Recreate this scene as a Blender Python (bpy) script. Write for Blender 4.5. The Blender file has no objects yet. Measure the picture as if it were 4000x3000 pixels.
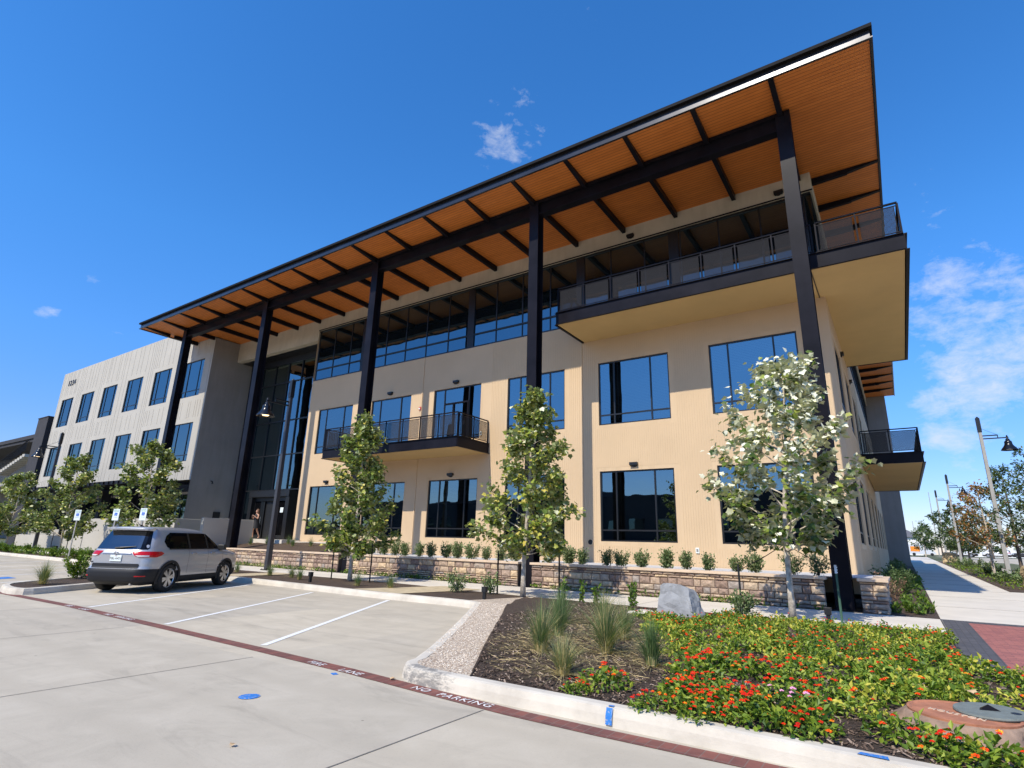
import bpy, bmesh, math, random
from math import sin, cos, pi, radians, sqrt, atan2
from mathutils import Vector, Matrix, noise
R = random.Random(7)
SC = bpy.context.scene
COL = SC.collection

# ------------------------------------------------------------------ camera
cam_d = bpy.data.cameras.new('camera')
cam = bpy.data.objects.new('camera', cam_d); COL.objects.link(cam)
SC.camera = cam
cam_d.sensor_width = 36.0
cam_d.lens = 36.0 * 2180.38 / 4000.0
cam_d.clip_end = 3000; cam_d.clip_start = 0.05
YAW, PITCH, ROLL = 0.5998064, 0.2776434, -0.0267077
fw = Vector((-sin(YAW) * cos(PITCH), cos(YAW) * cos(PITCH), sin(PITCH)))
rt = Vector((cos(YAW), sin(YAW), 0)); dn = -rt.cross(fw)
r2 = cos(ROLL) * rt + sin(ROLL) * dn; d2 = -sin(ROLL) * rt + cos(ROLL) * dn
m = Matrix((r2, -d2, -fw)).transposed().to_4x4(); m.translation = (0, 0, 1.5)
cam.matrix_world = m

# ------------------------------------------------------------------ view, sun, sky
SC.view_settings.view_transform = 'Standard'
SC.view_settings.look = 'None'
SC.view_settings.exposure = 0.06
SC.view_settings.gamma = 1.0
SUN_EL, SUN_AZ = radians(47.2), radians(185.3)
sd = Vector((sin(SUN_AZ) * cos(SUN_EL), cos(SUN_AZ) * cos(SUN_EL), sin(SUN_EL)))
sl = bpy.data.lights.new('sun', 'SUN'); sl.energy = 4.9; sl.angle = radians(0.53); sl.color = (1.0, 0.925, 0.785)
so = bpy.data.objects.new('sun', sl); COL.objects.link(so)
so.rotation_euler = sd.to_track_quat('Z', 'Y').to_euler()

W = bpy.data.worlds.new("World"); SC.world = W; W.use_nodes = True
nt = W.node_tree; N = nt.nodes; L = nt.links; N.clear()
def nn(tree, typ, **kw):
    n = tree.nodes.new(typ)
    for k, v in kw.items():
        if k.startswith('i_'):
            n.inputs[int(k[2:])].default_value = v
        else: setattr(n, k, v)
    return n
sky = nn(nt, 'ShaderNodeTexSky', sky_type='NISHITA', sun_disc=False, sun_elevation=SUN_EL, sun_rotation=SUN_AZ,
         altitude=200, air_density=1.0, dust_density=0.2, ozone_density=3.0)
hs = nn(nt, 'ShaderNodeHueSaturation'); hs.inputs['Saturation'].default_value = 1.27; hs.inputs['Value'].default_value = 1.27
hs.inputs['Hue'].default_value = 0.497
L.new(sky.outputs[0], hs.inputs['Color'])
hz = nn(nt, 'ShaderNodeMix', data_type='RGBA', blend_type='MULTIPLY'); hz.inputs['Factor'].default_value = 1.0
tc = nn(nt, 'ShaderNodeTexCoord')
sep = nn(nt, 'ShaderNodeSeparateXYZ'); L.new(tc.outputs['Generated'], sep.inputs[0])
def wm(op, a, b=None, c=None, clamp=False):
    n = nn(nt, 'ShaderNodeMath', operation=op, use_clamp=clamp)
    for i, x in enumerate((a, b, c)):
        if x is None: continue
        if isinstance(x, (int, float)): n.inputs[i].default_value = x
        else: L.new(x, n.inputs[i])
    return n.outputs[0]
zc = wm('MAXIMUM', sep.outputs[2], 0.03)
L.new(hs.outputs[0], hz.inputs['A'])
hr_ = nn(nt, 'ShaderNodeValToRGB'); L.new(zc, hr_.inputs[0]); e_ = hr_.color_ramp.elements; e_[0].position = .03; e_[0].color = (.58, .56, .74, 1); e_[1].position = .45; e_[1].color = (.86, 1.05, 1.27, 1)
q_ = e_.new(.16); q_.color = (.66, .70, .96, 1); q_ = e_.new(.28); q_.color = (.78, .90, 1.15, 1)
L.new(hr_.outputs[0], hz.inputs['B'])
comb = nn(nt, 'ShaderNodeCombineXYZ')
L.new(wm('DIVIDE', sep.outputs[0], wm('ADD', zc, .08)), comb.inputs[0]); L.new(wm('DIVIDE', sep.outputs[1], wm('ADD', zc, .08)), comb.inputs[1])
def wnoise(scale, detail, rough, dist=0.0, loc=(0, 0, 0), sc3=(1, 1, 1)):
    mp = nn(nt, 'ShaderNodeMapping'); mp.inputs['Location'].default_value = loc; mp.inputs['Scale'].default_value = sc3
    L.new(tc.outputs['Generated'], mp.inputs[0])
    n = nn(nt, 'ShaderNodeTexNoise'); n.inputs['Scale'].default_value = scale; n.inputs['Detail'].default_value = detail
    n.inputs['Roughness'].default_value = rough; n.inputs['Distortion'].default_value = dist
    L.new(mp.outputs[0], n.inputs['Vector']); return n.outputs['Fac']
def region(d, r, soft, amp):
    dv = Vector(d).normalized()
    vm = nn(nt, 'ShaderNodeVectorMath', operation='DISTANCE'); L.new(tc.outputs['Generated'], vm.inputs[0]); vm.inputs[1].default_value = dv
    mr = nn(nt, 'ShaderNodeMapRange', interpolation_type='SMOOTHSTEP'); L.new(vm.outputs['Value'], mr.inputs[0])
    mr.inputs[1].default_value = r; mr.inputs[2].default_value = r + soft; mr.inputs[3].default_value = amp; mr.inputs[4].default_value = 0
    return mr.outputs[0]
n1 = wnoise(5.5, 9, .58, .15, (0, 0, 0), (1, 1, 2.4)); n2 = wnoise(22.0, 10, .66, .25, (3, 1, 0), (1.2, 1.0, 1.9))
mask = None
for d, r, s_, a in (((.125, .94, .315), .04, .13, .225), ((.16, .95, .27), .06, .10, .24), ((.095, .98, .195), .035, .07, .26), ((.17, .97, .17), .04, .10, .14),
                    ((-.455, .63, .655), .006, .11, .185), ((-.43, .60, .66), .004, .07, .13), ((-.90, .26, .34), .002, .026, .19), ((-.93, .23, .29), .002, .024, .17),
                    ((.10, .88, .46), .01, .07, .12), ((.11, .99, .07), .05, .22, .16), ((-.62, .62, .47), .01, .10, .09), ((.3, -.8, .45), .3, .4, .2)):
    g = region(d, r, s_, a)
    mask = g if mask is None else wm('MAXIMUM', mask, g)
cl = wm('ADD', wm('MULTIPLY', n1, .45), wm('MULTIPLY', n2, .55))
cl = wm('SUBTRACT', wm('ADD', cl, mask), .665)
cl = wm('MULTIPLY', cl, 5.0, clamp=True)
cl = wm('MULTIPLY', cl, .66)
mixc = nn(nt, 'ShaderNodeMix', data_type='RGBA')
L.new(cl, mixc.inputs['Factor']); L.new(hz.outputs['Result'], mixc.inputs['A']); mixc.inputs['B'].default_value = (5.2, 5.5, 6.2, 1)
bg = nn(nt, 'ShaderNodeBackground'); bg.inputs['Strength'].default_value = 0.15
L.new(mixc.outputs['Result'], bg.inputs['Color'])
wo = nn(nt, 'ShaderNodeOutputWorld'); L.new(bg.outputs[0], wo.inputs['Surface'])

# ------------------------------------------------------------------ helpers
LOC = {}
def tag(o, label=None, cat=None, group=None, kind=None):
    if label: o['label'] = label
    if cat: o['category'] = cat
    if group: o['group'] = group
    if kind: o['kind'] = kind
    return o
def thing(name, label, cat, loc=(0, 0, 0), group=None, rz=0):
    o = bpy.data.objects.new(name, None); COL.objects.link(o)
    o.location = loc; o.rotation_euler = (0, 0, rz); o.empty_display_size = .2
    LOC[o.name] = Vector(loc); tag(o, label, cat, group); return o
class MB:
    def __init__(s): s.v = []; s.f = []; s.m = []; s.t = []
    def add(s, vs, fs, mi=0, t=0.0):
        b = len(s.v); s.v.extend(tuple(x) for x in vs)
        for f in fs: s.f.append([b + i for i in f]); s.m.append(mi); s.t.append(t)
    def box(s, x0, x1, y0, y1, z0, z1, mi=0, t=0.0):
        s.add([(x0, y0, z0), (x1, y0, z0), (x1, y1, z0), (x0, y1, z0), (x0, y0, z1), (x1, y0, z1), (x1, y1, z1), (x0, y1, z1)],
              [(0, 3, 2, 1), (4, 5, 6, 7), (0, 1, 5, 4), (1, 2, 6, 5), (2, 3, 7, 6), (3, 0, 4, 7)], mi, t)
    def obox(s, c, ux, uy, uz, hx, hy, hz, mi=0, t=0.0):
        c = Vector(c); a = Vector(ux) * hx; b = Vector(uy) * hy; d = Vector(uz) * hz
        s.add([c - a - b - d, c + a - b - d, c + a + b - d, c - a + b - d, c - a - b + d, c + a - b + d, c + a + b + d, c - a + b + d],
              [(0, 3, 2, 1), (4, 5, 6, 7), (0, 1, 5, 4), (1, 2, 6, 5), (2, 3, 7, 6), (3, 0, 4, 7)], mi, t)
    def quad(s, a, b, c, d, mi=0, t=0.0): s.add([a, b, c, d], [(0, 1, 2, 3)], mi, t)
    def prism(s, poly, z0, z1, mi=0, bottom=True):
        n = len(poly); z0f = z0 if callable(z0) else (lambda x, y: z0); z1f = z1 if callable(z1) else (lambda x, y: z1)
        vs = [(x, y, z0f(x, y)) for x, y in poly] + [(x, y, z1f(x, y)) for x, y in poly]
        fs = [tuple(range(n, 2 * n))] + [(i, (i + 1) % n, n + (i + 1) % n, n + i) for i in range(n)]
        if bottom: fs.append(tuple(reversed(range(n))))
        s.add(vs, fs, mi)
    def sheet(s, poly, z, mi=0):
        zf = z if callable(z) else (lambda x, y: z)
        s.add([(x, y, zf(x, y)) for x, y in poly], [tuple(range(len(poly)))], mi)
    def path(s, pts, rad, n=6, mi=0, cap=True, t=0.0):
        pts = [Vector(p) for p in pts]; b = len(s.v); k = len(pts)
        ref = Vector((0, 0, 1))
        if abs((pts[-1] - pts[0]).normalized().z) > .8: ref = Vector((1, 0, 0))
        for i, p in enumerate(pts):
            d = (pts[min(i + 1, k - 1)] - pts[max(i - 1, 0)]).normalized()
            u = d.cross(ref)
            if u.length < 1e-4: u = d.cross(Vector((0, 1, 0)))
            u.normalize(); w = d.cross(u)
            for j in range(n):
                a = 2 * pi * j / n
                s.v.append(tuple(p + (u * cos(a) + w * sin(a)) * rad[i]))
        for i in range(k - 1):
            for j in range(n):
                s.f.append([b + i * n + j, b + i * n + (j + 1) % n, b + (i + 1) * n + (j + 1) % n, b + (i + 1) * n + j]); s.m.append(mi); s.t.append(t)
        if cap:
            s.f.append([b + j for j in reversed(range(n))]); s.m.append(mi); s.t.append(t)
            s.f.append([b + (k - 1) * n + j for j in range(n)]); s.m.append(mi); s.t.append(t)
    def lathe(s, c, prof, n=20, mi=0, t=0.0):
        b = len(s.v); k = len(prof)
        for r, z in prof:
            for j in range(n):
                a = 2 * pi * j / n; s.v.append((c[0] + r * cos(a), c[1] + r * sin(a), c[2] + z))
        for i in range(k - 1):
            for j in range(n):
                s.f.append([b + i * n + j, b + i * n + (j + 1) % n, b + (i + 1) * n + (j + 1) % n, b + (i + 1) * n + j]); s.m.append(mi); s.t.append(t)
    def build(s, name, mats, parent=None, smooth=False, world=True, bevel=0.0):
        me = bpy.data.meshes.new(name); me.from_pydata(s.v, [], s.f)
        if not isinstance(mats, (list, tuple)): mats = [mats]
        for q in mats: me.materials.append(q)
        me.polygons.foreach_set('material_index', s.m)
        if smooth: me.polygons.foreach_set('use_smooth', [True] * len(s.f))
        if any(s.t):
            at = me.attributes.new('t', 'FLOAT', 'FACE'); at.data.foreach_set('value', s.t)
        me.update()
        o = bpy.data.objects.new(name, me); COL.objects.link(o)
        LOC[o.name] = Vector((0, 0, 0))
        if parent:
            o.parent = parent
            if world: o.location = -LOC[parent.name]
            else: LOC[o.name] = Vector((0, 0, 0))
        if bevel:
            bm = o.modifiers.new('bevel', 'BEVEL'); bm.width = bevel; bm.segments = 2; bm.limit_method = 'ANGLE'
        return o
def text(name, body, size, mtl, parent=None, mat4=None, ext=0.002, align='LEFT', world=True, space=1.0):
    cu = bpy.data.curves.new(name, 'FONT'); cu.body = body; cu.size = size; cu.extrude = ext; cu.align_x = align; cu.space_character = space
    cu.materials.append(mtl)
    tmp = bpy.data.objects.new('tmp', cu); COL.objects.link(tmp)
    dg = bpy.context.evaluated_depsgraph_get(); me = bpy.data.meshes.new_from_object(tmp.evaluated_get(dg)); me.name = name
    bpy.data.objects.remove(tmp); bpy.data.curves.remove(cu)
    if not me.materials: me.materials.append(mtl)
    o = bpy.data.objects.new(name, me); COL.objects.link(o); LOC[o.name] = Vector((0, 0, 0))
    o.matrix_basis = mat4
    if parent:
        o.parent = parent
        if world: o.location = o.location - LOC[parent.name]
    return o
def basis(x, y, z, loc):
    M_ = Matrix((Vector(x), Vector(y), Vector(z))).transposed().to_4x4(); M_.translation = loc; return M_

# ------------------------------------------------------------------ materials
def newmat(name):
    mt = bpy.data.materials.new(name); mt.use_nodes = True; t = mt.node_tree; t.nodes.clear()
    return mt, t
def P(t, **kw):
    p = t.nodes.new('ShaderNodeBsdfPrincipled')
    for k, v in kw.items(): p.inputs[k.replace('_', ' ')].default_value = v
    o = t.nodes.new('ShaderNodeOutputMaterial'); t.links.new(p.outputs[0], o.inputs[0]); return p, o
def tnoise(t, scale, detail=4, rough=.55, vec=None, dist=0, sc3=None):
    n = t.nodes.new('ShaderNodeTexNoise'); n.inputs['Scale'].default_value = scale; n.inputs['Detail'].default_value = detail
    n.inputs['Roughness'].default_value = rough; n.inputs['Distortion'].default_value = dist
    g = t.nodes.new('ShaderNodeNewGeometry').outputs['Position'] if vec is None else vec
    if sc3:
        mp = t.nodes.new('ShaderNodeMapping'); mp.inputs['Scale'].default_value = sc3; t.links.new(g, mp.inputs[0]); g = mp.outputs[0]
    t.links.new(g, n.inputs['Vector']); return n
def ramp(t, fac, stops):
    r = t.nodes.new('ShaderNodeValToRGB'); e = r.color_ramp.elements
    while len(e) < len(stops): e.new(.5)
    for i, (p, c) in enumerate(stops): e[i].position = p; e[i].color = (*c, 1)
    t.links.new(fac, r.inputs[0]); return r.outputs[0]
def mixc_(t, fac, a, b, mode='MIX'):
    n = t.nodes.new('ShaderNodeMix'); n.data_type = 'RGBA'; n.blend_type = mode
    for k, x in (('Factor', fac), ('A', a), ('B', b)):
        if isinstance(x, (int, float)): n.inputs[k].default_value = x
        elif isinstance(x, tuple): n.inputs[k].default_value = (*x, 1)
        else: t.links.new(x, n.inputs[k])
    return n.outputs['Result']
def tmath(t, op, a, b=0.0, clamp=False):
    n = t.nodes.new('ShaderNodeMath'); n.operation = op; n.use_clamp = clamp
    for i, x in enumerate((a, b)):
        if isinstance(x, (int, float)): n.inputs[i].default_value = x
        else: t.links.new(x, n.inputs[i])
    return n.outputs[0]
def bump(t, p, h, strength=.4, dist=.01):
    b = t.nodes.new('ShaderNodeBump'); b.inputs['Strength'].default_value = strength; b.inputs['Distance'].default_value = dist
    t.links.new(h, b.inputs['Height']); t.links.new(b.outputs[0], p.inputs['Normal'])
def simple(name, col, rough=.6, metal=0.0, var=.12, scale=3.0, bmp=0.0, bscale=60, spec=.5, streak=0.0):
    mt, t = newmat(name); p, _ = P(t, Roughness=rough, Metallic=metal); p.inputs['Specular IOR Level'].default_value = spec
    n = tnoise(t, scale, 6, .6)
    c = ramp(t, n.outputs['Fac'], [(.3, tuple(x * (1 - var) for x in col)), (.7, tuple(min(1, x * (1 + var)) for x in col))])
    t.links.new(c, p.inputs['Base Color'])
    if streak:
        st_ = tnoise(t, 2.2, 7, .7, None, .2, (1, 1, .12)); c2 = mixc_(t, streak, c, ramp(t, st_.outputs['Fac'], [(.38, (.80, .78, .75)), (.55, (1, 1, 1))]), 'MULTIPLY'); t.links.new(c2, p.inputs['Base Color'])
    if bmp: bump(t, p, tnoise(t, bscale, 5, .6).outputs['Fac'], bmp, .01)
    return mt
def worn(name, c1, c2, th):
    mt, t = newmat(name); p, _ = P(t, Roughness=.8); n = tnoise(t, 38, 8, .75)
    t.links.new(ramp(t, n.outputs['Fac'], [(th - .05, c1), (th + .04, c2)]), p.inputs['Base Color']); return mt
M = {}
M['steel'] = simple('dark_steel_paint', (.0105, .0098, .0135), .34, 0, .35, 1.4, .05, 30, spec=.09)
M['steel2'] = simple('black_frame', (.012, .012, .013), .35, 0, .2, 2)
M['gstop'] = simple('matte_black_trim', (.008, .008, .009), .75, 0, .2, 3, spec=.15)
# fascia metal : glossier
M['fascia'] = simple('fascia_metal', (.05, .05, .055), .24, .6, .3, .8, .04, 8)
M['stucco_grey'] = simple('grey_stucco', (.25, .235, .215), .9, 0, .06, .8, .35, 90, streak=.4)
M['band'] = simple('band_stucco', (.50, .44, .335), .9, 0, .08, 1.2, .3, 70, streak=.4)
M['soffit_tan'] = simple('tan_soffit_stucco', (.54, .37, .155), .9, 0, .06, .6, .3, 80)
M['black'] = simple('black_plastic', (.012, .012, .012), .5)
M['rubber'] = simple('tyre_rubber', (.014, .014, .014), .85, 0, .2, 20, .3, 80)
M['concrete_cap'] = simple('tan_cast_stone', (.60, .46, .33), .85, 0, .1, 3, .3, 60)
M['post_concrete'] = simple('grey_pole_concrete', (.34, .33, .31), .8, 0, .1, 5, .2, 60)
M['white_paint'] = worn('white_marking_paint', (.78, .77, .74), (.46, .41, .33), .60)
M['sidewalk'] = simple('pale_sidewalk_concrete', (.64, .58, .49), .9, 0, .09, 1.1, .25, 120)
M['kerb'] = simple('kerb_concrete', (.58, .52, .43), .9, 0, .18, 2.2, .4, 50)
M['walk_grey'] = simple('planter_gravel', (.50, .50, .52), .95, 0, .10, 6, .6, 120)
M['flag'] = simple('tan_flagstone', (.50, .40, .25), .9, 0, .18, 5, .4, 30)
M['bark'] = simple('sycamore_bark', (.50, .43, .34), .9, 0, .45, 9, .7, 26)
M['bark_dark'] = simple('dark_bark', (.13, .10, .08), .95, 0, .3, 20, .7, 30)
M['green_post'] = simple('green_post_paint', (.045, .11, .07), .6)
M['white_gloss'] = simple('white_enamel', (.8, .8, .78), .4)
M['blue_paint'] = worn('blue_survey_paint', (.02, .17, .52), (.34, .36, .40), .58)
M['rust'] = simple('rusty_iron', (.40, .16, .085), .9, 0, .25, 8, .5, 60)
M['riser'] = simple('weathered_riser', (.27, .18, .125), .95, 0, .5, 5, .9, 22)
M['green_lid'] = simple('grey_green_lid', (.17, .19, .17), .8, 0, .15, 10, .6, 90)
M['rock'] = simple('grey_boulder', (.30, .30, .30), .95, 0, .22, 5, .8, 22)
M['rock_tan'] = simple('tan_limestone', (.50, .38, .22), .95, 0, .25, 3, .9, 9)
M['chrome'] = simple('bright_metal', (.62, .62, .64), .22, 1, .05)
M['silver_wheel'] = simple('alloy_silver', (.55, .56, .58), .3, .8, .05)
M['red_lens'] = simple('red_lens', (.45, .006, .01), .15)
M['clear_lens'] = simple('clear_lens', (.75, .75, .75), .1)
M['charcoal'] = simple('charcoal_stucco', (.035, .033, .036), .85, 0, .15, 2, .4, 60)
M['soil'] = simple('planter_soil', (.085, .05, .032), .95, 0, .4, 6, .9, 30)
M['grass_far'] = simple('far_grass', (.10, .11, .045), .95, 0, .4, .8, .8, 6)
M['skin'] = simple('skin', (.55, .30, .20), .55); M['dress'] = simple('black_dress', (.008, .008, .01), .7)
M['hair'] = simple('brown_hair', (.10, .045, .02), .6); M['shirt'] = simple('white_sleeve', (.6, .5, .45), .8)
M['door_white'] = simple('white_house_wall', (.75, .74, .72), .7); M['roof_grey'] = simple('grey_roof', (.12, .12, .13), .8)
M['interior'] = simple('dim_interior', (.05, .048, .045), .9, 0, .5, .35)
M['blind'] = simple('grey_blind', (.42, .42, .41), .8, 0, .05, 5)
M['alarm'] = simple('red_alarm', (.55, .02, .02), .4)
M['orange'] = simple('orange_sign', (.8, .25, .02), .5)
M['straw'] = simple('dry_straw', (.50, .38, .19), .9, 0, .25, 12)

def ribbed(name, col, amp, pitch=.075):
    mt, t = newmat(name); p, _ = P(t, Roughness=.88)
    n = tnoise(t, .5, 6, .6); n2 = tnoise(t, 25, 3, .6)
    c = ramp(t, n.outputs['Fac'], [(.3, tuple(x * .94 for x in col)), (.7, tuple(x * 1.04 for x in col))])
    g = t.nodes.new('ShaderNodeNewGeometry'); s = t.nodes.new('ShaderNodeSeparateXYZ'); t.links.new(g.outputs['Position'], s.inputs[0])
    u = tmath(t, 'ADD', s.outputs[0], s.outputs[1])
    w = tmath(t, 'SINE', tmath(t, 'MULTIPLY', u, 2 * pi / pitch))
    w = tmath(t, 'MULTIPLY', tmath(t, 'ADD', w, .55), 1.2, True)
    t.links.new(c, p.inputs['Base Color'])
    
    return mt
M['rib'] = ribbed('beige_ribbed_stucco', (.60, .44, .272), .0)
M['rib_fine'] = ribbed('beige_fine_stucco', (.59, .432, .27), .0, .05)

M['smooth'] = simple('beige_smooth_stucco', (.60, .44, .272), .9, 0, .03, .6, .12, 80, streak=.35)
# white facade with irregular vertical reveals
def reveals():
    return simple('offwhite_panel', (.435, .405, .35), .88, 0, .05, .6, .2, 80)
    mt, t = newmat('offwhite_panel'); p, _ = P(t, Roughness=.85)
    g = t.nodes.new('ShaderNodeNewGeometry'); s = t.nodes.new('ShaderNodeSeparateXYZ'); t.links.new(g.outputs['Position'], s.inputs[0])
    u = s.outputs[0]
    a = tmath(t, 'FRACT', tmath(t, 'MULTIPLY', u, 2.1)); b = tmath(t, 'FRACT', tmath(t, 'MULTIPLY', tmath(t, 'ADD', u, .17), 1.27))
    ga = tmath(t, 'LESS_THAN', a, .09); gb = tmath(t, 'LESS_THAN', b, .05); gg = tmath(t, 'MAXIMUM', ga, gb)
    n = tnoise(t, .6, 5, .6); c = ramp(t, n.outputs['Fac'], [(.3, (.52, .49, .425)), (.7, (.57, .54, .47))])
    t.links.new(c, p.inputs['Base Color'])
    bump(t, p, tmath(t, 'SUBTRACT', 1.0, gg), 1.0, .05)
    return mt
M['offwhite_rev'] = reveals()
M['offwhite'] = simple('offwhite_stucco', (.435, .405, .35), .88, 0, .05, .6, .3, 80)

def glass(name, tint, fac, base=(.006, .009, .011), wav=.028, see=False):
    mt, t = newmat(name)
    d = t.nodes.new('ShaderNodeBsdfTransparent' if see else 'ShaderNodeBsdfDiffuse'); d.inputs[0].default_value = (*((.30, .34, .36) if see else base), 1)
    g = t.nodes.new('ShaderNodeBsdfGlossy'); g.inputs['Color'].default_value = (*tint, 1); g.inputs['Roughness'].default_value = 0.012
    fr = t.nodes.new('ShaderNodeLayerWeight'); fr.inputs[0].default_value = .35
    f = tmath(t, 'ADD', tmath(t, 'MULTIPLY', fr.outputs['Fresnel'], .45), fac, True)
    n = tnoise(t, .55, 2, .5); b = t.nodes.new('ShaderNodeBump'); b.inputs['Strength'].default_value = .25; b.inputs['Distance'].default_value = wav
    t.links.new(n.outputs['Fac'], b.inputs['Height']); t.links.new(b.outputs[0], g.inputs['Normal'])
    mx = t.nodes.new('ShaderNodeMixShader'); t.links.new(f, mx.inputs[0]); t.links.new(d.outputs[0], mx.inputs[1]); t.links.new(g.outputs[0], mx.inputs[2])
    o = t.nodes.new('ShaderNodeOutputMaterial'); t.links.new(mx.outputs[0], o.inputs[0]); return mt
M['glass'] = glass('blue_reflective_glass', (.38, .52, .56), .42, see=True)
M['glass_dark'] = glass('ribbon_glass', (.36, .54, .62), .28)
M['glass_car'] = glass('car_glass', (.34, .37, .40), .02, (.004, .004, .005), .0)
# wood soffit: planks along x
def woodsoffit():
    mt, t = newmat('orange_wood_soffit'); p, _ = P(t, Roughness=.55)
    g = t.nodes.new('ShaderNodeNewGeometry'); s = t.nodes.new('ShaderNodeSeparateXYZ'); t.links.new(g.outputs['Position'], s.inputs[0])
    yv = tmath(t, 'MULTIPLY', s.outputs[1], 1 / .14)
    gap = tmath(t, 'LESS_THAN', tmath(t, 'FRACT', yv), .09)
    fl = tmath(t, 'FLOOR', yv)
    cb = t.nodes.new('ShaderNodeCombineXYZ'); t.links.new(tmath(t, 'MULTIPLY', fl, 7.31), cb.inputs[1]); t.links.new(tmath(t, 'MULTIPLY', s.outputs[0], .22), cb.inputs[0])
    n = tnoise(t, 2.6, 3, .7, cb.outputs[0]); gr = tnoise(t, 6, 6, .6, None, 0, (.6, 9, 1))
    c = ramp(t, n.outputs['Fac'], [(.3, (.48, .135, .018)), (.7, (.70, .225, .038))])
    c = mixc_(t, .35, c, ramp(t, gr.outputs['Fac'], [(.3, (.46, .12, .015)), (.75, (.78, .275, .052))]))
    c = mixc_(t, gap, c, (.10, .03, .008))
    t.links.new(c, p.inputs['Base Color'])
    bump(t, p, tmath(t, 'SUBTRACT', 1.0, gap), .6, .012)
    return mt
M['wood'] = woodsoffit()
def roadmat():
    mt, t = newmat('road_concrete'); p, _ = P(t, Roughness=.88)
    a = tnoise(t, .22, 8, .62, None, .4); b = tnoise(t, 1.6, 8, .68, None, .5); c = tnoise(t, 45, 4, .7)
    s = tnoise(t, .9, 6, .7, None, 1.2, (.35, 1.6, 1))
    col = ramp(t, a.outputs['Fac'], [(.32, (.44, .375, .28)), (.5, (.50, .43, .32)), (.68, (.555, .48, .36))])
    col = mixc_(t, .5, col, ramp(t, b.outputs['Fac'], [(.30, (.36, .32, .255)), (.5, (.48, .425, .335)), (.72, (.57, .51, .41))]))
    st = ramp(t, s.outputs['Fac'], [(.30, (.50, .50, .51)), (.46, (1, 1, 1))])
    col = mixc_(t, .38, col, st, 'MULTIPLY')
    sp = ramp(t, c.outputs['Fac'], [(.30, (.72, .72, .72)), (.42, (1, 1, 1)), (.72, (1.0, 1.0, 1.0))])
    col = mixc_(t, .5, col, sp, 'MULTIPLY')
    g4 = t.nodes.new('ShaderNodeNewGeometry'); s4 = t.nodes.new('ShaderNodeSeparateXYZ'); t.links.new(g4.outputs['Position'], s4.inputs[0])
    wn = t.nodes.new('ShaderNodeTexWhiteNoise'); wn.noise_dimensions = '2D'; cb4 = t.nodes.new('ShaderNodeCombineXYZ')
    t.links.new(tmath(t, 'FLOOR', tmath(t, 'DIVIDE', tmath(t, 'ADD', s4.outputs[0], 7.15), 3.7)), cb4.inputs[0]); t.links.new(tmath(t, 'FLOOR', tmath(t, 'DIVIDE', tmath(t, 'ADD', s4.outputs[1], 2.9), 3.8)), cb4.inputs[1]); t.links.new(cb4.outputs[0], wn.inputs['Vector'])
    col = mixc_(t, 1.0, col, ramp(t, wn.outputs['Value'], [(0, (.90, .905, .92)), (1, (1.06, 1.05, 1.03))]), 'MULTIPLY')
    t.links.new(col, p.inputs['Base Color'])
    v = t.nodes.new('ShaderNodeTexVoronoi'); v.inputs['Scale'].default_value = 2.3; t.links.new(t.nodes.new('ShaderNodeNewGeometry').outputs['Position'], v.inputs['Vector'])
    sx = t.nodes.new('ShaderNodeSeparateXYZ'); t.links.new(v.outputs['Color'], sx.inputs[0])
    rad_ = tmath(t, 'MULTIPLY', sx.outputs[0], .045)
    spot = tmath(t, 'MULTIPLY', tmath(t, 'LESS_THAN', v.outputs['Distance'], rad_), tmath(t, 'GREATER_THAN', sx.outputs[1], .45))
    col = mixc_(t, tmath(t, 'MULTIPLY', spot, .6), col, (.13, .115, .09))
    g3 = t.nodes.new('ShaderNodeNewGeometry'); s3 = t.nodes.new('ShaderNodeSeparateXYZ'); t.links.new(g3.outputs['Position'], s3.inputs[0])
    tr_ = tmath(t, 'SINE', tmath(t, 'ADD', tmath(t, 'MULTIPLY', s3.outputs[1], 3.4), tmath(t, 'MULTIPLY', a.outputs['Fac'], 5.0)))
    tk = ramp(t, tmath(t, 'MULTIPLY', tmath(t, 'MULTIPLY', tr_, tr_), b.outputs['Fac']), [(.36, (1, 1, 1)), (.62, (.80, .79, .77))])
    col = mixc_(t, .4, col, tk, 'MULTIPLY')
    t.links.new(col, p.inputs['Base Color'])
    bump(t, p, c.outputs['Fac'], .25, .006)
    return mt
M['road'] = roadmat()
def brickmat(name, c1, c2, cm, w=.2, h=.1, rot=0.0, off=.5):
    mt, t = newmat(name); p, _ = P(t, Roughness=.9)
    g = t.nodes.new('ShaderNodeNewGeometry'); mp = t.nodes.new('ShaderNodeMapping'); mp.inputs['Rotation'].default_value = (0, 0, rot)
    t.links.new(g.outputs['Position'], mp.inputs[0])
    b = t.nodes.new('ShaderNodeTexBrick'); t.links.new(mp.outputs[0], b.inputs[0]); b.offset = off
    b.inputs['Color1'].default_value = (*c1, 1); b.inputs['Color2'].default_value = (*c2, 1); b.inputs['Mortar'].default_value = (*cm, 1)
    b.inputs['Scale'].default_value = 1; b.inputs['Brick Width'].default_value = w; b.inputs['Row Height'].default_value = h; b.inputs['Mortar Size'].default_value = .005
    n = tnoise(t, 7, 6, .65)
    c = mixc_(t, .6, b.outputs['Color'], ramp(t, n.outputs['Fac'], [(.3, (.6, .6, .6)), (.65, (1.15, 1.12, 1.1))]), 'MULTIPLY')
    t.links.new(c, p.inputs['Base Color'])
    bump(t, p, tmath(t, 'SUBTRACT', 1.0, b.outputs['Fac']), .5, .008); return mt
M['fire'] = brickmat('red_band_paver', (.23, .080, .058), (.15, .060, .048), (.20, .12, .095), .105, .34, 0, 0)
M['redpave'] = brickmat('red_clay_paver', (.42, .15, .115), (.30, .105, .09), (.20, .09, .08))
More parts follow.
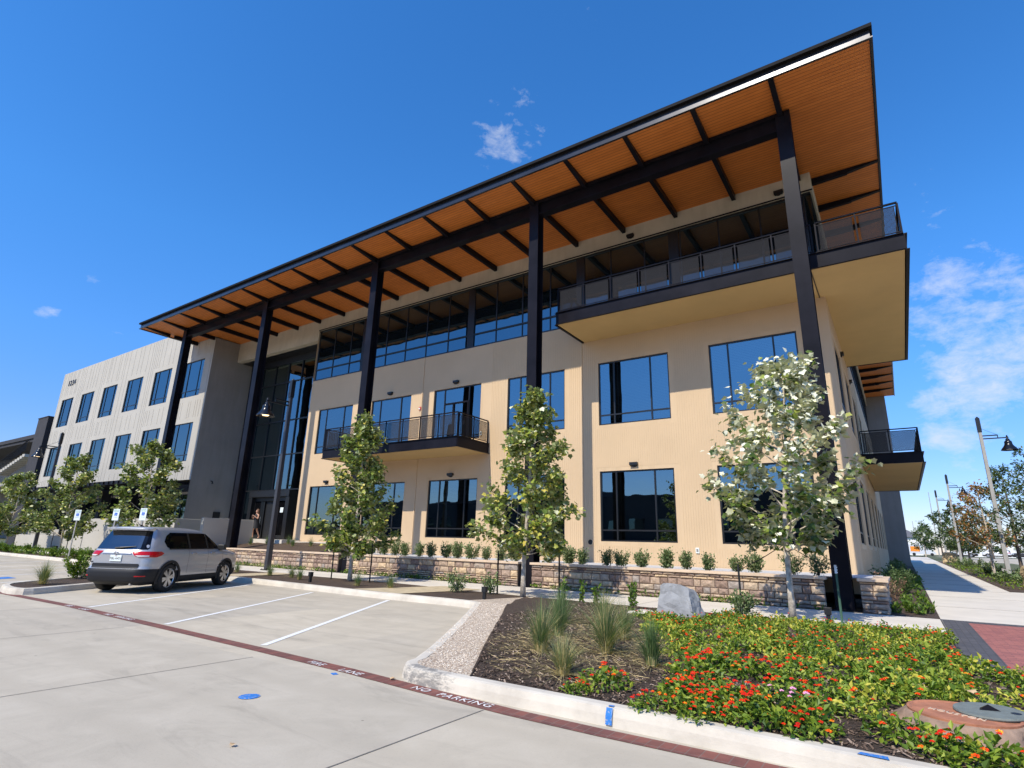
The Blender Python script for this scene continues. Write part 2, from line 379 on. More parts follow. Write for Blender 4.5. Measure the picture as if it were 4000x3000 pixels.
M['darkpave'] = brickmat('charcoal_paver', (.10, .095, .10), (.075, .073, .08), (.06, .055, .055), .2, .1, pi / 2)
def mulchmat():
    mt, t = newmat('dark_mulch'); p, _ = P(t, Roughness=.95)
    a = tnoise(t, 30, 6, .75, None, 1.5); b = tnoise(t, 2, 5, .6); v = tnoise(t, 70, 4, .7, None, 2.0, (1, .35, 1))
    c = ramp(t, a.outputs['Fac'], [(.30, (.045, .028, .019)), (.5, (.14, .088, .057)), (.62, (.22, .145, .098)), (.75, (.34, .25, .18))])
    c = mixc_(t, .5, c, ramp(t, v.outputs['Fac'], [(.35, (.05, .032, .022)), (.7, (.21, .145, .10))]))
    c = mixc_(t, .5, c, ramp(t, b.outputs['Fac'], [(.3, (.7, .7, .7)), (.7, (1.2, 1.15, 1.1))]), 'MULTIPLY')
    t.links.new(c, p.inputs['Base Color']); bump(t, p, tmath(t, 'ADD', a.outputs['Fac'], v.outputs['Fac']), 1.0, .05); return mt
M['mulch'] = mulchmat()
def gravelmat():
    mt, t = newmat('pea_gravel'); p, _ = P(t, Roughness=.9)
    v = t.nodes.new('ShaderNodeTexVoronoi'); v.inputs['Scale'].default_value = 38
    g = t.nodes.new('ShaderNodeNewGeometry'); t.links.new(g.outputs['Position'], v.inputs['Vector'])
    s = t.nodes.new('ShaderNodeSeparateXYZ'); t.links.new(v.outputs['Color'], s.inputs[0])
    c = ramp(t, s.outputs[0], [(0, (.44, .33, .24)), (.5, (.64, .53, .41)), (1, (.78, .69, .56))])
    e = ramp(t, v.outputs['Distance'], [(.2, (1, 1, 1)), (.7, (.62, .56, .50))])
    t.links.new(mixc_(t, .8, c, e, 'MULTIPLY'), p.inputs['Base Color'])
    bump(t, p, tmath(t, 'SUBTRACT', 1.0, v.outputs['Distance']), .9, .02); return mt
M['gravel'] = gravelmat()
def attrmat(name, stops, rough=.8, under=None, trans=0.0, nvar=.25, nscale=15, bmp=0.0, spec=.4):
    mt, t = newmat(name); p, o = P(t, Roughness=rough); p.inputs['Specular IOR Level'].default_value = spec
    a = t.nodes.new('ShaderNodeAttribute'); a.attribute_name = 't'
    c = ramp(t, a.outputs['Fac'], stops)
    n = tnoise(t, nscale, 5, .6)
    c = mixc_(t, 1.0, c, ramp(t, n.outputs['Fac'], [(.3, (1 - nvar,) * 3), (.7, (1 + nvar * .6,) * 3)]), 'MULTIPLY')
    if under:
        g = t.nodes.new('ShaderNodeNewGeometry'); c = mixc_(t, g.outputs['Backfacing'], c, under)
    t.links.new(c, p.inputs['Base Color'])
    if bmp: bump(t, p, n.outputs['Fac'], bmp, .02)
    if trans:
        tr = t.nodes.new('ShaderNodeBsdfTranslucent'); t.links.new(mixc_(t, 1.0, c, (1.1, 1.25, .5), 'MULTIPLY'), tr.inputs[0])
        mx = t.nodes.new('ShaderNodeMixShader'); mx.inputs[0].default_value = trans
        t.links.new(p.outputs[0], mx.inputs[1]); t.links.new(tr.outputs[0], mx.inputs[2]); t.links.new(mx.outputs[0], o.inputs[0])
    return mt
M['stone'] = attrmat('ledge_stone', [(0.01, (.25, .165, .125)), (.3, (.36, .26, .20)), (.55, (.48, .355, .25)), (.78, (.64, .47, .29)), (1, (.32, .275, .245))], .92, None, 0, .35, 14, .9)
M['leaf_syc'] = attrmat('sycamore_leaf', [(.01, (.035, .065, .010)), (.35, (.12, .18, .024)), (.55, (.25, .31, .04)), (.72, (.40, .40, .065)), (.8, (.62, .50, .10)), (.85, (.66, .65, .38)), (1, (.74, .73, .52))], .45, (.30, .34, .14), .16, .1)
M['leaf_pale'] = attrmat('pale_sycamore_leaf', [(.01, (.03, .06, .010)), (.45, (.12, .18, .025)), (.7, (.30, .34, .06)), (.8, (.50, .45, .16)), (.85, (.74, .72, .54)), (1, (.80, .79, .64))], .45, (.52, .52, .33), .12, .08)
M['leaf_elm'] = attrmat('elm_leaf', [(.01, (.03, .065, .018)), (.6, (.09, .14, .035)), (.8, (.20, .22, .07)), (1, (.42, .17, .06))], .5, None, .25, .1)
M['leaf_lant'] = attrmat('lantana_leaf', [(.01, (.04, .10, .012)), (.5, (.18, .27, .024)), (.85, (.38, .43, .05)), (1, (.60, .54, .08))], .5, None, .25, .12)
M['flower'] = attrmat('lantana_flower', [(.01, (.62, .01, .012)), (.4, (.80, .05, .01)), (.7, (.88, .22, .01)), (.9, (.85, .50, .03)), (1, (.85, .35, .55))], .8, None, .04, .1, spec=.1)
M['leaf_shrub'] = attrmat('shrub_leaf', [(.01, (.06, .11, .035)), (.5, (.17, .24, .09)), (1, (.36, .41, .20))], .5, None, .2, .12)
M['leaf_dry'] = attrmat('dry_leaf', [(.01, (.12, .06, .045)), (.6, (.26, .15, .10)), (1, (.40, .27, .16))], .8, None, .1, .12)
M['grass'] = attrmat('tussock_blade', [(.01, (.07, .13, .04)), (.4, (.14, .22, .08)), (.65, (.28, .30, .14)), (1, (.60, .47, .22))], .6, None, .25, .12)
M['chips'] = attrmat('mulch_chip', [(.01, (.05, .032, .022)), (.6, (.19, .125, .085)), (1, (.42, .32, .24))], .95)
M['pebbles'] = attrmat('pebble', [(.01, (.44, .33, .24)), (.5, (.64, .53, .41)), (1, (.80, .72, .60))], .8)
def carpaint(name, col):
    mt, t = newmat(name); p, _ = P(t, Metallic=.35, Roughness=.30); p.inputs['Coat Weight'].default_value = .8; p.inputs['Coat Roughness'].default_value = .04
    n = tnoise(t, 300, 2, .5); c = ramp(t, n.outputs['Fac'], [(.3, tuple(x * .92 for x in col)), (.7, tuple(x * 1.06 for x in col))])
    t.links.new(c, p.inputs['Base Color']); return mt
M['silver'] = carpaint('silver_car_paint', (.43, .435, .45)); M['whitecar'] = carpaint('white_car_paint', (.8, .8, .8)); M['darkcar'] = carpaint('dark_car_paint', (.03, .03, .035))
def perf():
    mt, t = newmat('perforated_metal'); p, o = P(t, Roughness=.8, Metallic=.0); p.inputs['Base Color'].default_value = (.03, .03, .034, 1); p.inputs['Specular IOR Level'].default_value = .1
    g = t.nodes.new('ShaderNodeNewGeometry'); s = t.nodes.new('ShaderNodeSeparateXYZ'); t.links.new(g.outputs['Position'], s.inputs[0])
    u = tmath(t, 'ADD', s.outputs[0], s.outputs[1]); k = 2 * pi / .055
    a = tmath(t, 'MULTIPLY', tmath(t, 'SINE', tmath(t, 'MULTIPLY', tmath(t, 'ADD', u, s.outputs[2]), k)), tmath(t, 'SINE', tmath(t, 'MULTIPLY', tmath(t, 'SUBTRACT', u, s.outputs[2]), k)))
    h = tmath(t, 'GREATER_THAN', a, .1)
    tr = t.nodes.new('ShaderNodeBsdfTransparent'); mx = t.nodes.new('ShaderNodeMixShader'); t.links.new(h, mx.inputs[0])
    t.links.new(p.outputs[0], mx.inputs[1]); t.links.new(tr.outputs[0], mx.inputs[2]); t.links.new(mx.outputs[0], o.inputs[0]); return mt
M['perf'] = perf()
def emis(name, col, st):
    mt, t = newmat(name); e = t.nodes.new('ShaderNodeEmission'); e.inputs[0].default_value = (*col, 1); e.inputs[1].default_value = st
    o = t.nodes.new('ShaderNodeOutputMaterial'); t.links.new(e.outputs[0], o.inputs[0]); return mt
M['bulb'] = emis('warm_bulb', (1, .72, .38), 3.0)
M['signface'] = simple('sign_white', (.74, .80, .78), .5); M['signblue'] = simple('sign_blue', (.01, .12, .55), .5); M['signgreen'] = simple('sign_green', (.03, .30, .16), .5)

# ================================================================== SETTING
def gz(x, y): return .12 + .009 * max(0, min(y, 118) - 16.8)
def struct(name, mb, mts, parent=None, **kw):
    o = mb.build(name, mts, parent, **kw)
    if not parent: o['kind'] = 'structure'
    return o
b = MB(); b.sheet([(-1500, -1500), (1500, -1500), (1500, 1500), (-1500, 1500)], -.03); struct('ground', b, M['grass_far'])
b = MB(); b.sheet([(-160, -45), (60, -45), (60, 14), (-160, 14)], 0.0); struct('road', b, M['road'])
# joints of the slab
b = MB()
def strip(mb, p, q, w, z, mi=0):
    p = Vector((*p, 0)); q = Vector((*q, 0)); d = (q - p).normalized(); n = Vector((-d.y, d.x, 0)) * w / 2
    mb.add([(p - n).to_tuple()[:2] + (z,), (q - n).to_tuple()[:2] + (z,), (q + n).to_tuple()[:2] + (z,), (p + n).to_tuple()[:2] + (z,)], [(0, 1, 2, 3)], mi)
M['joint'] = simple('slab_joint', (.19, .17, .145), .95, 0, .4, 12)
for x in (-18.2, -14.5, -10.85, -7.15, -3.44, .3):
    strip(b, (x, 4.70), (x, -20), .012, .004)
strip(b, (-60, .9), (40, .9), .012, .004)
struct('road_joint', b, M['joint'])
# fire lane band
M['worn_paint'] = worn('worn_white_paint', (.74, .71, .68), (.34, .16, .12), .58)
b = MB()
pts = [(-60, 5.3), (-18.5, 5.14), (-14.6, 5.23), (-10.4, 5.13), (-7.6, 5.05), (-5.6, 4.97), (-4.4, 4.88), (-3.2, 4.80), (-2.3, 4.80), (-1.1, 4.84), (1.5, 4.86), (12, 4.86)]
for i in range(len(pts) - 1):
    (x0, y0), (x1, y1) = pts[i], pts[i + 1]; h = .10
    b.add([(x0, y0 - h, .005), (x1, y1 - h, .005), (x1, y1 + h, .005), (x0, y0 + h, .005)], [(0, 1, 2, 3)])
fire = struct('fire_lane_band', b, M['fire'])
for body, x, y, dx in (('FIRE', -6.36, 4.925, -.10), ('LANE', -5.73, 4.885, -.10), ('NO', -4.50, 4.825, -.03), ('PARKING', -4.11, 4.79, -.02),
                       ('FIRE', -14.75, 5.16, -.02), ('LANE', -13.98, 5.14, -.02), ('NO', -12.75, 5.12, 0), ('PARKING', -12.3, 5.11, 0)):
    text('lettering', body, .15, M['worn_paint'], fire, basis((cos(dx * .6), sin(dx * .6), 0), (-sin(dx * .6), cos(dx * .6), 0), (0, 0, 1), (x, y, .010)), .001, space=1.12)
# stall lines
for k, (x0, y0, x1, y1) in enumerate(((-7.78, 5.25, -11.2, 11.0), (-10.72, 5.3, -14.15, 10.9), (-14.15, 5.4, -17.55, 11.1), (-21.7, 5.5, -25.3, 11.6), (-24.5, 5.5, -28.1, 11.6),
                                      (-27.2, 5.5, -30.8, 11.6), (-29.5, 5.5, -33.1, 11.6), (-32.6, 5.5, -36.2, 11.6), (-35.2, 5.5, -38.8, 11.6), (-38.2, 5.5, -41.8, 11.6), (-41.2, 5.5, -44.8, 11.6))):
    b = MB(); strip(b, (x0, y0), (x1, y1), .10, .0045); struct('stall_line', b, M['white_paint'])
b = MB(); b.sheet([(-24.1, 5.9), (-23.3, 5.9), (-23.9, 6.9), (-24.7, 6.9)], .005); struct('blue_parking_marking', b, M['blue_paint'])

def kerb(name, pts, w=.17, h=.15, closed=False):
    mb = MB(); prof = [(0, -.02), (.015, h * .55), (.035, h * .93), (.07, h), (w, h), (w, 0)]
    P2 = [Vector((p[0], p[1])) for p in pts]
    # smooth: Chaikin once
    Q = [P2[0]]
    for a, c in zip(P2[:-1], P2[1:]): Q += [a.lerp(c, .25), a.lerp(c, .75)]
    Q.append(P2[-1]); P2 = Q; n = len(P2)
    for i, p in enumerate(P2):
        d = (P2[min(i + 1, n - 1)] - P2[max(i - 1, 0)]).normalized(); nr = Vector((-d.y, d.x))
        for (o, z) in prof: mb.v.append((p.x + nr.x * o, p.y + nr.y * o, z))
    k = len(prof)
    for i in range(n - 1):
        for j in range(k - 1):
            mb.f.append([i * k + j, (i + 1) * k + j, (i + 1) * k + j + 1, i * k + j + 1]); mb.m.append(0); mb.t.append(0)
    return struct(name, mb, M['kerb'])
# walking left->right with the bed on the left hand side
K1 = [(-62, 12.15), (-42, 12.2), (-26, 11.9), (-24.3, 11.5), (-23.6, 10.6), (-21.5, 7.6), (-20.2, 5.9), (-19.6, 5.35), (-18.6, 5.12), (-17.9, 5.12), (-17.6, 5.35), (-17.9, 5.95), (-19.1, 7.9), (-20.6, 10.3), (-20.6, 11.0), (-20.0, 11.35), (-18.5, 11.45), (-14.5, 11.25), (-11.2, 11.12), (-9.2, 11.25), (-8.55, 11.15), (-8.3, 10.8), (-6.4, 7.75), (-5.1, 5.55), (-5.02, 5.2), (-4.7, 5.0), (-4.2, 4.97), (-2, 4.99), (8, 5.0), (12, 5.0)]
kb = kerb('kerb', K1)
b = MB()
b.add([(-2.335, 4.973, .02), (-2.275, 4.973, .02), (-2.275, 4.985, .09), (-2.335, 4.985, .09)], [(0, 1, 2, 3)]); b.add([(-2.335, 4.985, .09), (-2.275, 4.985, .09), (-2.275, 5.01, .146), (-2.335, 5.01, .146)], [(0, 1, 2, 3)])
b.sheet([(-2.33, 5.03), (-2.28, 5.03), (-2.28, 5.07), (-2.33, 5.07)], .1535)
b.build('blue_mark', M['blue_paint'], kb)
b = MB(); b.sheet([(-.46, 5.045), (-.27, 5.04), (-.28, 5.11), (-.44, 5.10)], .1545); b.build('blue_mark', M['blue_paint'], kb)
# gutter pan lip (cleaner concrete strip along the kerb)
def scuffed():
    mt, t = newmat('scuffed_kerb_concrete'); p, _ = P(t, Roughness=.9)
    g = t.nodes.new('ShaderNodeNewGeometry'); n = tnoise(t, 9, 8, .75, None, .6, (1, 1, 2.5)); n2_ = tnoise(t, 1.6, 7, .65)
    vm = t.nodes.new('ShaderNodeVectorMath'); vm.operation = 'DISTANCE'; t.links.new(g.outputs['Position'], vm.inputs[0]); vm.inputs[1].default_value = (-4.55, 4.95, .06)
    near = t.nodes.new('ShaderNodeMapRange'); t.links.new(vm.outputs['Value'], near.inputs[0]); near.inputs[1].default_value = .25; near.inputs[2].default_value = .75; near.inputs[3].default_value = .16; near.inputs[4].default_value = -.12
    f = tmath(t, 'MULTIPLY', tmath(t, 'SUBTRACT', tmath(t, 'ADD', n.outputs['Fac'], near.outputs[0]), .56), 7.0, True)
    c = ramp(t, n2_.outputs['Fac'], [(.3, (.46, .41, .335)), (.5, (.58, .525, .435)), (.7, (.66, .60, .50))])
    t.links.new(mixc_(t, tmath(t, 'MULTIPLY', f, .75), c, (.14, .135, .13)), p.inputs['Base Color']); bump(t, p, n.outputs['Fac'], .4, .01); return mt
kb.data.materials[0] = scuffed()
# beds
b = MB()
b.sheet([(-62, 12.3), (-42, 12.35), (-25.8, 12.05), (-24.1, 11.65), (-23.4, 10.7), (-21.3, 7.7), (-20.05, 6.05), (-19.5, 5.52), (-18.6, 5.28), (-17.95, 5.28), (-17.8, 5.4), (-18.1, 5.98), (-19.3, 7.95), (-20.8, 10.35), (-20.78, 11.1), (-20.1, 11.5), (-18.5, 11.6), (-14.5, 11.4), (-11.2, 11.27), (-9.2, 11.4), (-8.5, 11.3), (-8.3, 13.5), (-14, 14.1), (-25, 14.0), (-62, 14.0)], .132)
struct('mulch_bed', b, M['mulch'])
# main bed with gentle mound : grid
b = MB(); nx, ny = 90, 60
def bedz(x, y):
    u = max(0, min(1, (y - 5.1) / 1.5)); v = max(0, min(1, (13.3 - y) / 1.2)); e = min(u, v)
    return .142 + e * .045 + e * .028 * noise.noise(Vector((x * 1.3, y * 1.3, 0))) + .012 * noise.noise(Vector((x * 6, y * 6, 3)))
def bedxl(y): return -4.0 - (y - 5.2) * (3.5 / 5.8) if y < 11.1 else -7.5 - (y - 11.1) * .45
for j in range(ny + 1):
    y = 5.14 + (13.42 - 5.14) * j / ny; xl = bedxl(y); xr = .46 if y > 9.2 else 8.0
    for i in range(nx + 1):
        x = xl + (xr - xl) * i / nx; b.v.append((x, y, bedz(x, y)))
for j in range(ny):
    for i in range(nx):
        a = j * (nx + 1) + i; b.f.append([a, a + 1, a + nx + 2, a + nx + 1]); b.m.append(0); b.t.append(0)
struct('mulch_bed', b, M['mulch'], smooth=True)
b = MB(); b.sheet([(-4.85, 5.17), (-3.95, 5.13), (-7.46, 11.12), (-8.3, 13.5), (-8.9, 11.38), (-8.42, 11.15), (-8.16, 10.8), (-6.25, 7.75), (-4.95, 5.6)], .147)
struct('gravel_strip', b, M['gravel'])
b = MB(); b.path([(-3.93, 5.13, .15), (-5.7, 8.15, .155), (-7.42, 11.1, .155)], [.012] * 3, 4); tag(b.build('steel_edging', M['steel']), 'thin dark metal edging between pebble strip and mulch', 'edging')
b = MB(); b.sheet([(-13.1, 11.45), (-11.2, 11.35), (-10.6, 14.2), (-12.2, 14.3)], .145); struct('flagstone_path', b, M['flag'])
b = MB(); b.sheet([(-20.6, 11.7), (-19.4, 11.65), (-19.6, 14.2), (-20.8, 14.2)], .145); struct('flagstone_path', b, M['flag'])
# sidewalks
b = MB(); b.sheet([(-64, 14.0), (-25, 14.0), (-14, 14.1), (-8.3, 13.5), (.46, 13.42), (.46, 16.3), (-64, 16.3)], .128); struct('sidewalk', b, M['sidewalk'])
b = MB()
for x in (-2.6, -5.6, -8.6, -11.6, -14.6, -17.6, -20.6): strip(b, (x, 13.5 if x > -9 else 14.1), (x, 16.1), .012, .132)
for y in (20, 24, 28, 32, 36, 40, 44, 50, 56): b.box(.48, 3.0, y, y + .012, gz(0, y) - .01, gz(0, y) + .004)
b.box(.478, .49, 14, 16.3, .1, .135)
struct('sidewalk_joint', b, M['joint'])
b = MB(); gy = [16.3, 16.8, 20, 24, 28.3, 30]
for (xa, xb_, ys) in ((.47, 9.5, [16.3, 16.8, 20, 24, 28.6]), (.47, 3.05, [28.6, 35, 45, 60, 80, 100, 118]),):
    for y0, y1 in zip(ys[:-1], ys[1:]): b.add([(xa, y0, gz(0, y0)), (xb_, y0, gz(0, y0)), (xb_, y1, gz(0, y1)), (xa, y1, gz(0, y1))], [(0, 1, 2, 3)])
struct('sidewalk', b, M['sidewalk'])
b = MB(); b.sheet([(.455, 9.2), (.92, 9.2), (.92, 15.88), (8, 16.2), (8, 16.31), (.455, 16.31)], .131)
b.sheet([(.455, 9.2), (8, 9.2), (8, 9.0), (.455, 9.0)], .131); struct('charcoal_paver_border', b, M['darkpave'])
b = MB(); b.sheet([(.92, 9.2), (8, 9.2), (8, 16.2), (.92, 15.88)], .1285); struct('red_brick_paving', b, M['redpave'])
# side bed (building side) and right hand bed, road, verge on a gentle rise
def slope_sheet(name, mtl, xa, xb_, ys, dz=0.0):
    mb = MB()
    for y0, y1 in zip(ys[:-1], ys[1:]):
        fa = xa if callable(xa) else (lambda y: xa); fb = xb_ if callable(xb_) else (lambda y: xb_)
        mb.add([(fa(y0), y0, gz(0, y0) + dz), (fb(y0), y0, gz(0, y0) + dz), (fb(y1), y1, gz(0, y1) + dz), (fa(y1), y1, gz(0, y1) + dz)], [(0, 1, 2, 3)])
    return struct(name, mb, mtl)
slope_sheet('mulch_bed', M['mulch'], -1.6, .47, [16.3, 17, 20, 25, 30, 40, 50, 58], .012)
slope_sheet('mulch_bed', M['mulch'], 3.05, 5.6, [28.6, 30, 35, 45, 60, 75, 85], .012)
slope_sheet('road', M['road'], 5.6, 26, [28.6, 40, 60, 80, 118, 160, 300], -.02)
slope_sheet('verge', M['grass_far'], 3.05, 5.6, [85, 100, 118, 300], .01)
slope_sheet('verge', M['grass_far'], 6.6, 9.6, [52, 60, 70, 84], .03)
slope_sheet('verge', M['grass_far'], -1.0, 60, [175, 200, 300], .02)
slope_sheet('ground', M['grass_far'], -30, 420, [118, 200, 900], -.06)
slope_sheet('kerb', M['kerb'], 5.5, 5.68, [28.6, 40, 60, 80, 100], .05)
# white line at fire band edge
# pebbles & mulch chips & straw
b = MB()
for i in range(2600):
    t_ = R.random(); y = 5.2 + t_ * 6.1; xr = -3.98 - (y - 5.2) * (3.5 / 5.8) - .05; x = xr - R.random() * (.78 if y > 5.8 else .5)
    s = R.uniform(.006, .014); z = .15; c = (x, y, z + s * .3)
    b.add([(x - s, y, z), (x, y - s, z), (x + s, y, z), (x, y + s, z), (x, y, z + s * .9)], [(0, 1, 4), (1, 2, 4), (2, 3, 4), (3, 0, 4)], 0, R.uniform(.01, 1))
tag(b.build('pea_gravel', M['pebbles']), 'loose pale pebbles lying in the gravel strip', 'gravel', kind='stuff')
def chips(name, label, n, fn, smin, smax, asp, mtl, tmin, tmax):
    mb = MB()
    for i in range(n):
        x, y, z = fn(); s = R.uniform(smin, smax); a = R.uniform(0, pi); dx, dy = cos(a) * s, sin(a) * s; w = s * asp
        tl = R.uniform(-.35, .35)
        mb.add([(x - dx - dy * asp, y - dy + dx * asp, z - tl * s + .004), (x + dx - dy * asp, y + dy + dx * asp, z + tl * s + .006), (x + dx + dy * asp, y + dy - dx * asp, z + tl * s + .01), (x - dx + dy * asp, y - dy - dx * asp, z - tl * s + .008)], [(0, 1, 2, 3)], 0, R.uniform(tmin, tmax))
    return tag(mb.build(name, mtl), label, name.replace('_', ' '), kind='stuff')
def in_bed():
    while True:
        y = 5.2 + (R.random() ** 1.4) * 8; x = R.uniform(-6.5, .45) if y > 9.2 else R.uniform(-6.5, 3.5)
        if x > bedxl(y) + .03: return x, y, bedz(x, y) + .004
chips('mulch_chips', 'shredded bark chips scattered over the planting bed', 30000, in_bed, .008, .030, .26, M['chips'], .01, 1)
def near_grass():
    while True:
        y = R.uniform(5.5, 9.5); x = R.uniform(-5.2, -2.4)
        if x > bedxl(y) + .1: return x, y, bedz(x, y) + .012
chips('straw_litter', 'dry straw blades littering the mulch around the grass tussocks', 1800, near_grass, .02, .08, .014, M['straw'], 0, 0)

# ================================================================== BUILDING
HB = thing('office_building', 'three storey beige and off-white office block under a big orange-soffit roof on black columns', 'building', (-20, 20.5, 0))
def Pm(mb, name, mts, parent=HB, **kw): return mb.build(name, mts, parent, **kw)
def panel(mb, axis, c, a0, a1, z0, z1, holes, out, depth=.14, marg=.15, mi_main=0, mi_m=0, mi_rev=0):
    """vertical sheet with rectangular holes and reveals; axis 'y' (plane y=c) or 'x'"""
    xs = {a0, a1}; zs = {z0, z1}
    for (h0, h1, g0, g1) in holes:
        for v in (h0, h1, h0 - marg, h1 + marg):
            if a0 < v < a1: xs.add(v)
        for v in (g0, g1, g0 - marg, g1 + marg):
            if z0 < v < z1: zs.add(v)
    xs = sorted(xs); zs = sorted(zs)
    def pt(a, d, z): return (a, c - out * d, z) if axis == 'y' else (c - out * d, a, z)
    for i in range(len(xs) - 1):
        for j in range(len(zs) - 1):
            ca = (xs[i] + xs[i + 1]) / 2; cz = (zs[j] + zs[j + 1]) / 2
            if any(h0 < ca < h1 and g0 < cz < g1 for (h0, h1, g0, g1) in holes): continue
            mm = any(h0 - marg < ca < h1 + marg and g0 - marg < cz < g1 + marg for (h0, h1, g0, g1) in holes)
            mb.quad(pt(xs[i], 0, zs[j]), pt(xs[i + 1], 0, zs[j]), pt(xs[i + 1], 0, zs[j + 1]), pt(xs[i], 0, zs[j + 1]), mi_m if mm else mi_main)
    for (h0, h1, g0, g1) in holes:
        for (p, q) in (((h0, g0), (h1, g0)), ((h1, g0), (h1, g1)), ((h1, g1), (h0, g1)), ((h0, g1), (h0, g0))):
            mb.quad(pt(p[0], 0, p[1]), pt(q[0], 0, q[1]), pt(q[0], depth, q[1]), pt(p[0], depth, p[1]), mi_rev)
def window(axis, c, a0, a1, z0, z1, out, vm=(.225, .745), hm=(.155,), fw_=.055, depth=.06, gm='glass', name='window', label=None, bars=.055, set_=.05):
    """frame (part) + pane (sub-part). c: wall plane; out=-1 means outward is negative axis direction"""
    mb = MB()
    def bx(a, b_, d0, d1, za, zb):
        lo, hi = sorted((c - out * d0, c - out * d1))
        if axis == 'y': mb.box(a, b_, lo, hi, za, zb)
        else: mb.box(lo, hi, a, b_, za, zb)
    s0, s1 = set_, set_ + depth
    bx(a0, a1, s0, s1, z0, z0 + fw_); bx(a0, a1, s0, s1, z1 - fw_, z1)
    bx(a0, a0 + fw_, s0, s1, z0 + fw_, z1 - fw_); bx(a1 - fw_, a1, s0, s1, z0 + fw_, z1 - fw_)
    for u in vm: p = a0 + (a1 - a0) * u; bx(p - bars / 2, p + bars / 2, s0 + .003, s1, z0 + fw_, z1 - fw_)
    for u in hm: p = z0 + (z1 - z0) * u; bx(a0 + fw_, a1 - fw_, s0 + .006, s1, p - bars / 2, p + bars / 2)
    fo = mb.build(name, M['steel2'], HB)
    if label: fo['label'] = label
    g = MB(); cc = c - out * (s0 + depth * .6); J_ = [R.uniform(-.006, .006) for _ in range(2)]
    if axis == 'y': g.quad((a0, cc + J_[0], z0), (a1, cc - J_[0], z0), (a1, cc - J_[0] + J_[1], z1), (a0, cc + J_[0] + J_[1], z1))
    else: g.quad((cc, a0, z0), (cc, a1, z0), (cc, a1, z1), (cc, a0, z1))
    g.build('pane', M[gm], fo)
    return fo
YW = 20.5; XE = -1.1; XC = -28.95
L1 = (1.66, 4.34); L2 = (6.21, 8.88); SILL = 10.79; BAND = 14.09; ROOF = 14.85
wx = []
for k in range(3):
    for o_ in (-9.66, -5.11): wx.append(o_ - 9.145 * k)
holes = [(x, x + 3.0, z0, z1) for x in wx for z0, z1 in (L1, L2)]
b = MB(); split = -15.2
hr = [h for h in holes if h[0] > split]; hl = [h for h in holes if h[0] < split]
panel(b, 'y', YW, split, XE, .3, SILL, hr, -1, mi_main=0, mi_m=1, mi_rev=1)
panel(b, 'y', YW, XC, split, .3, SILL, hl, -1, mi_main=2, mi_m=1, mi_rev=1)
b.quad((XC, YW, .3), (XC, YW + 1.3, .3), (XC, YW + 1.3, BAND), (XC, YW, SILL + 3.3), 1)
Pm(b, 'front_wall', [M['rib'], M['smooth'], M['rib_fine']])
for x in wx:
    for z0, z1 in (L1, L2):
        if z0 > 5 and abs(x + 18.80) < .2: continue
        window('y', YW, x, x + 3.0, z0, z1, -1)
# balcony window with a glazed door
x = -18.80
dw = window('y', YW, x, x + 3.0, 6.0, 8.88, -1, vm=(.225, .745), hm=(), name='balcony_window')
b = MB()
b.box(x + .70, x + 2.25, YW + .03, YW + .10, 8.05, 8.12)
for xx in (x + 1.28, x + 2.2): b.box(xx - .04, xx + .04, YW + .028, YW + .10, 6.02, 8.05)
b.box(x + 1.28, x + 2.2, YW + .026, YW + .10, 6.02, 6.25); b.box(x + 1.95, x + 2.08, YW - .02, YW + .03, 6.95, 7.15)
b.build('door_frame', M['steel'], dw)
# wall joints
for xj in (-10.42, -19.62):
    b = MB(); b.box(xj - .03, xj + .03, YW - .03, YW + .02, .9, SILL); Pm(b, 'control_joint', M['smooth'])
# vertical ribs of the stucco (relief)
def ribs(axis, c, a0, a1, z0, z1, holes, out, pitch, w, d, mtl, marg=.15):
    mb = MB(); a = a0 + pitch / 2
    while a < a1:
        segs = [(z0, z1)]
        for (h0, h1, g0, g1) in holes:
            if h0 - marg < a < h1 + marg:
                ns = []
                for (s0, s1) in segs:
                    if g1 + marg <= s0 or g0 - marg >= s1: ns.append((s0, s1)); continue
                    if g0 - marg > s0: ns.append((s0, g0 - marg))
                    if g1 + marg < s1: ns.append((g1 + marg, s1))
                segs = ns
        for (s0, s1) in segs:
            lo, hi = sorted((c + out * .0005, c + out * d))
            if axis == 'y': mb.box(a - w / 2, a + w / 2, lo, hi, s0, s1)
            else: mb.box(lo, hi, a - w / 2, a + w / 2, s0, s1)
        a += pitch
    Pm(mb, 'ribbed_stucco', mtl)
ribs('y', YW, split, XE, .9, SILL - .1, hr, -1, .09, .045, .009, M['rib'])
# side wall
ys = [21.9 + 4.575 * k for k in range(8)]
b = MB(); sh = [(y, y + 2.7, z0 + .1, z1) for y in ys for z0, z1 in (L1, L2)]
panel(b, 'x', XE, YW, 57.7, -.1, SILL, sh, 1, mi_main=0, mi_m=1, mi_rev=1)
Pm(b, 'side_wall', [M['rib'], M['smooth']])
for (a0, a1, z0, z1) in sh: window('x', XE, a0, a1, z0, z1, 1)
ribs('x', XE, YW + .05, 36, .2, SILL - .1, sh, 1, .09, .045, .009, M['rib'])
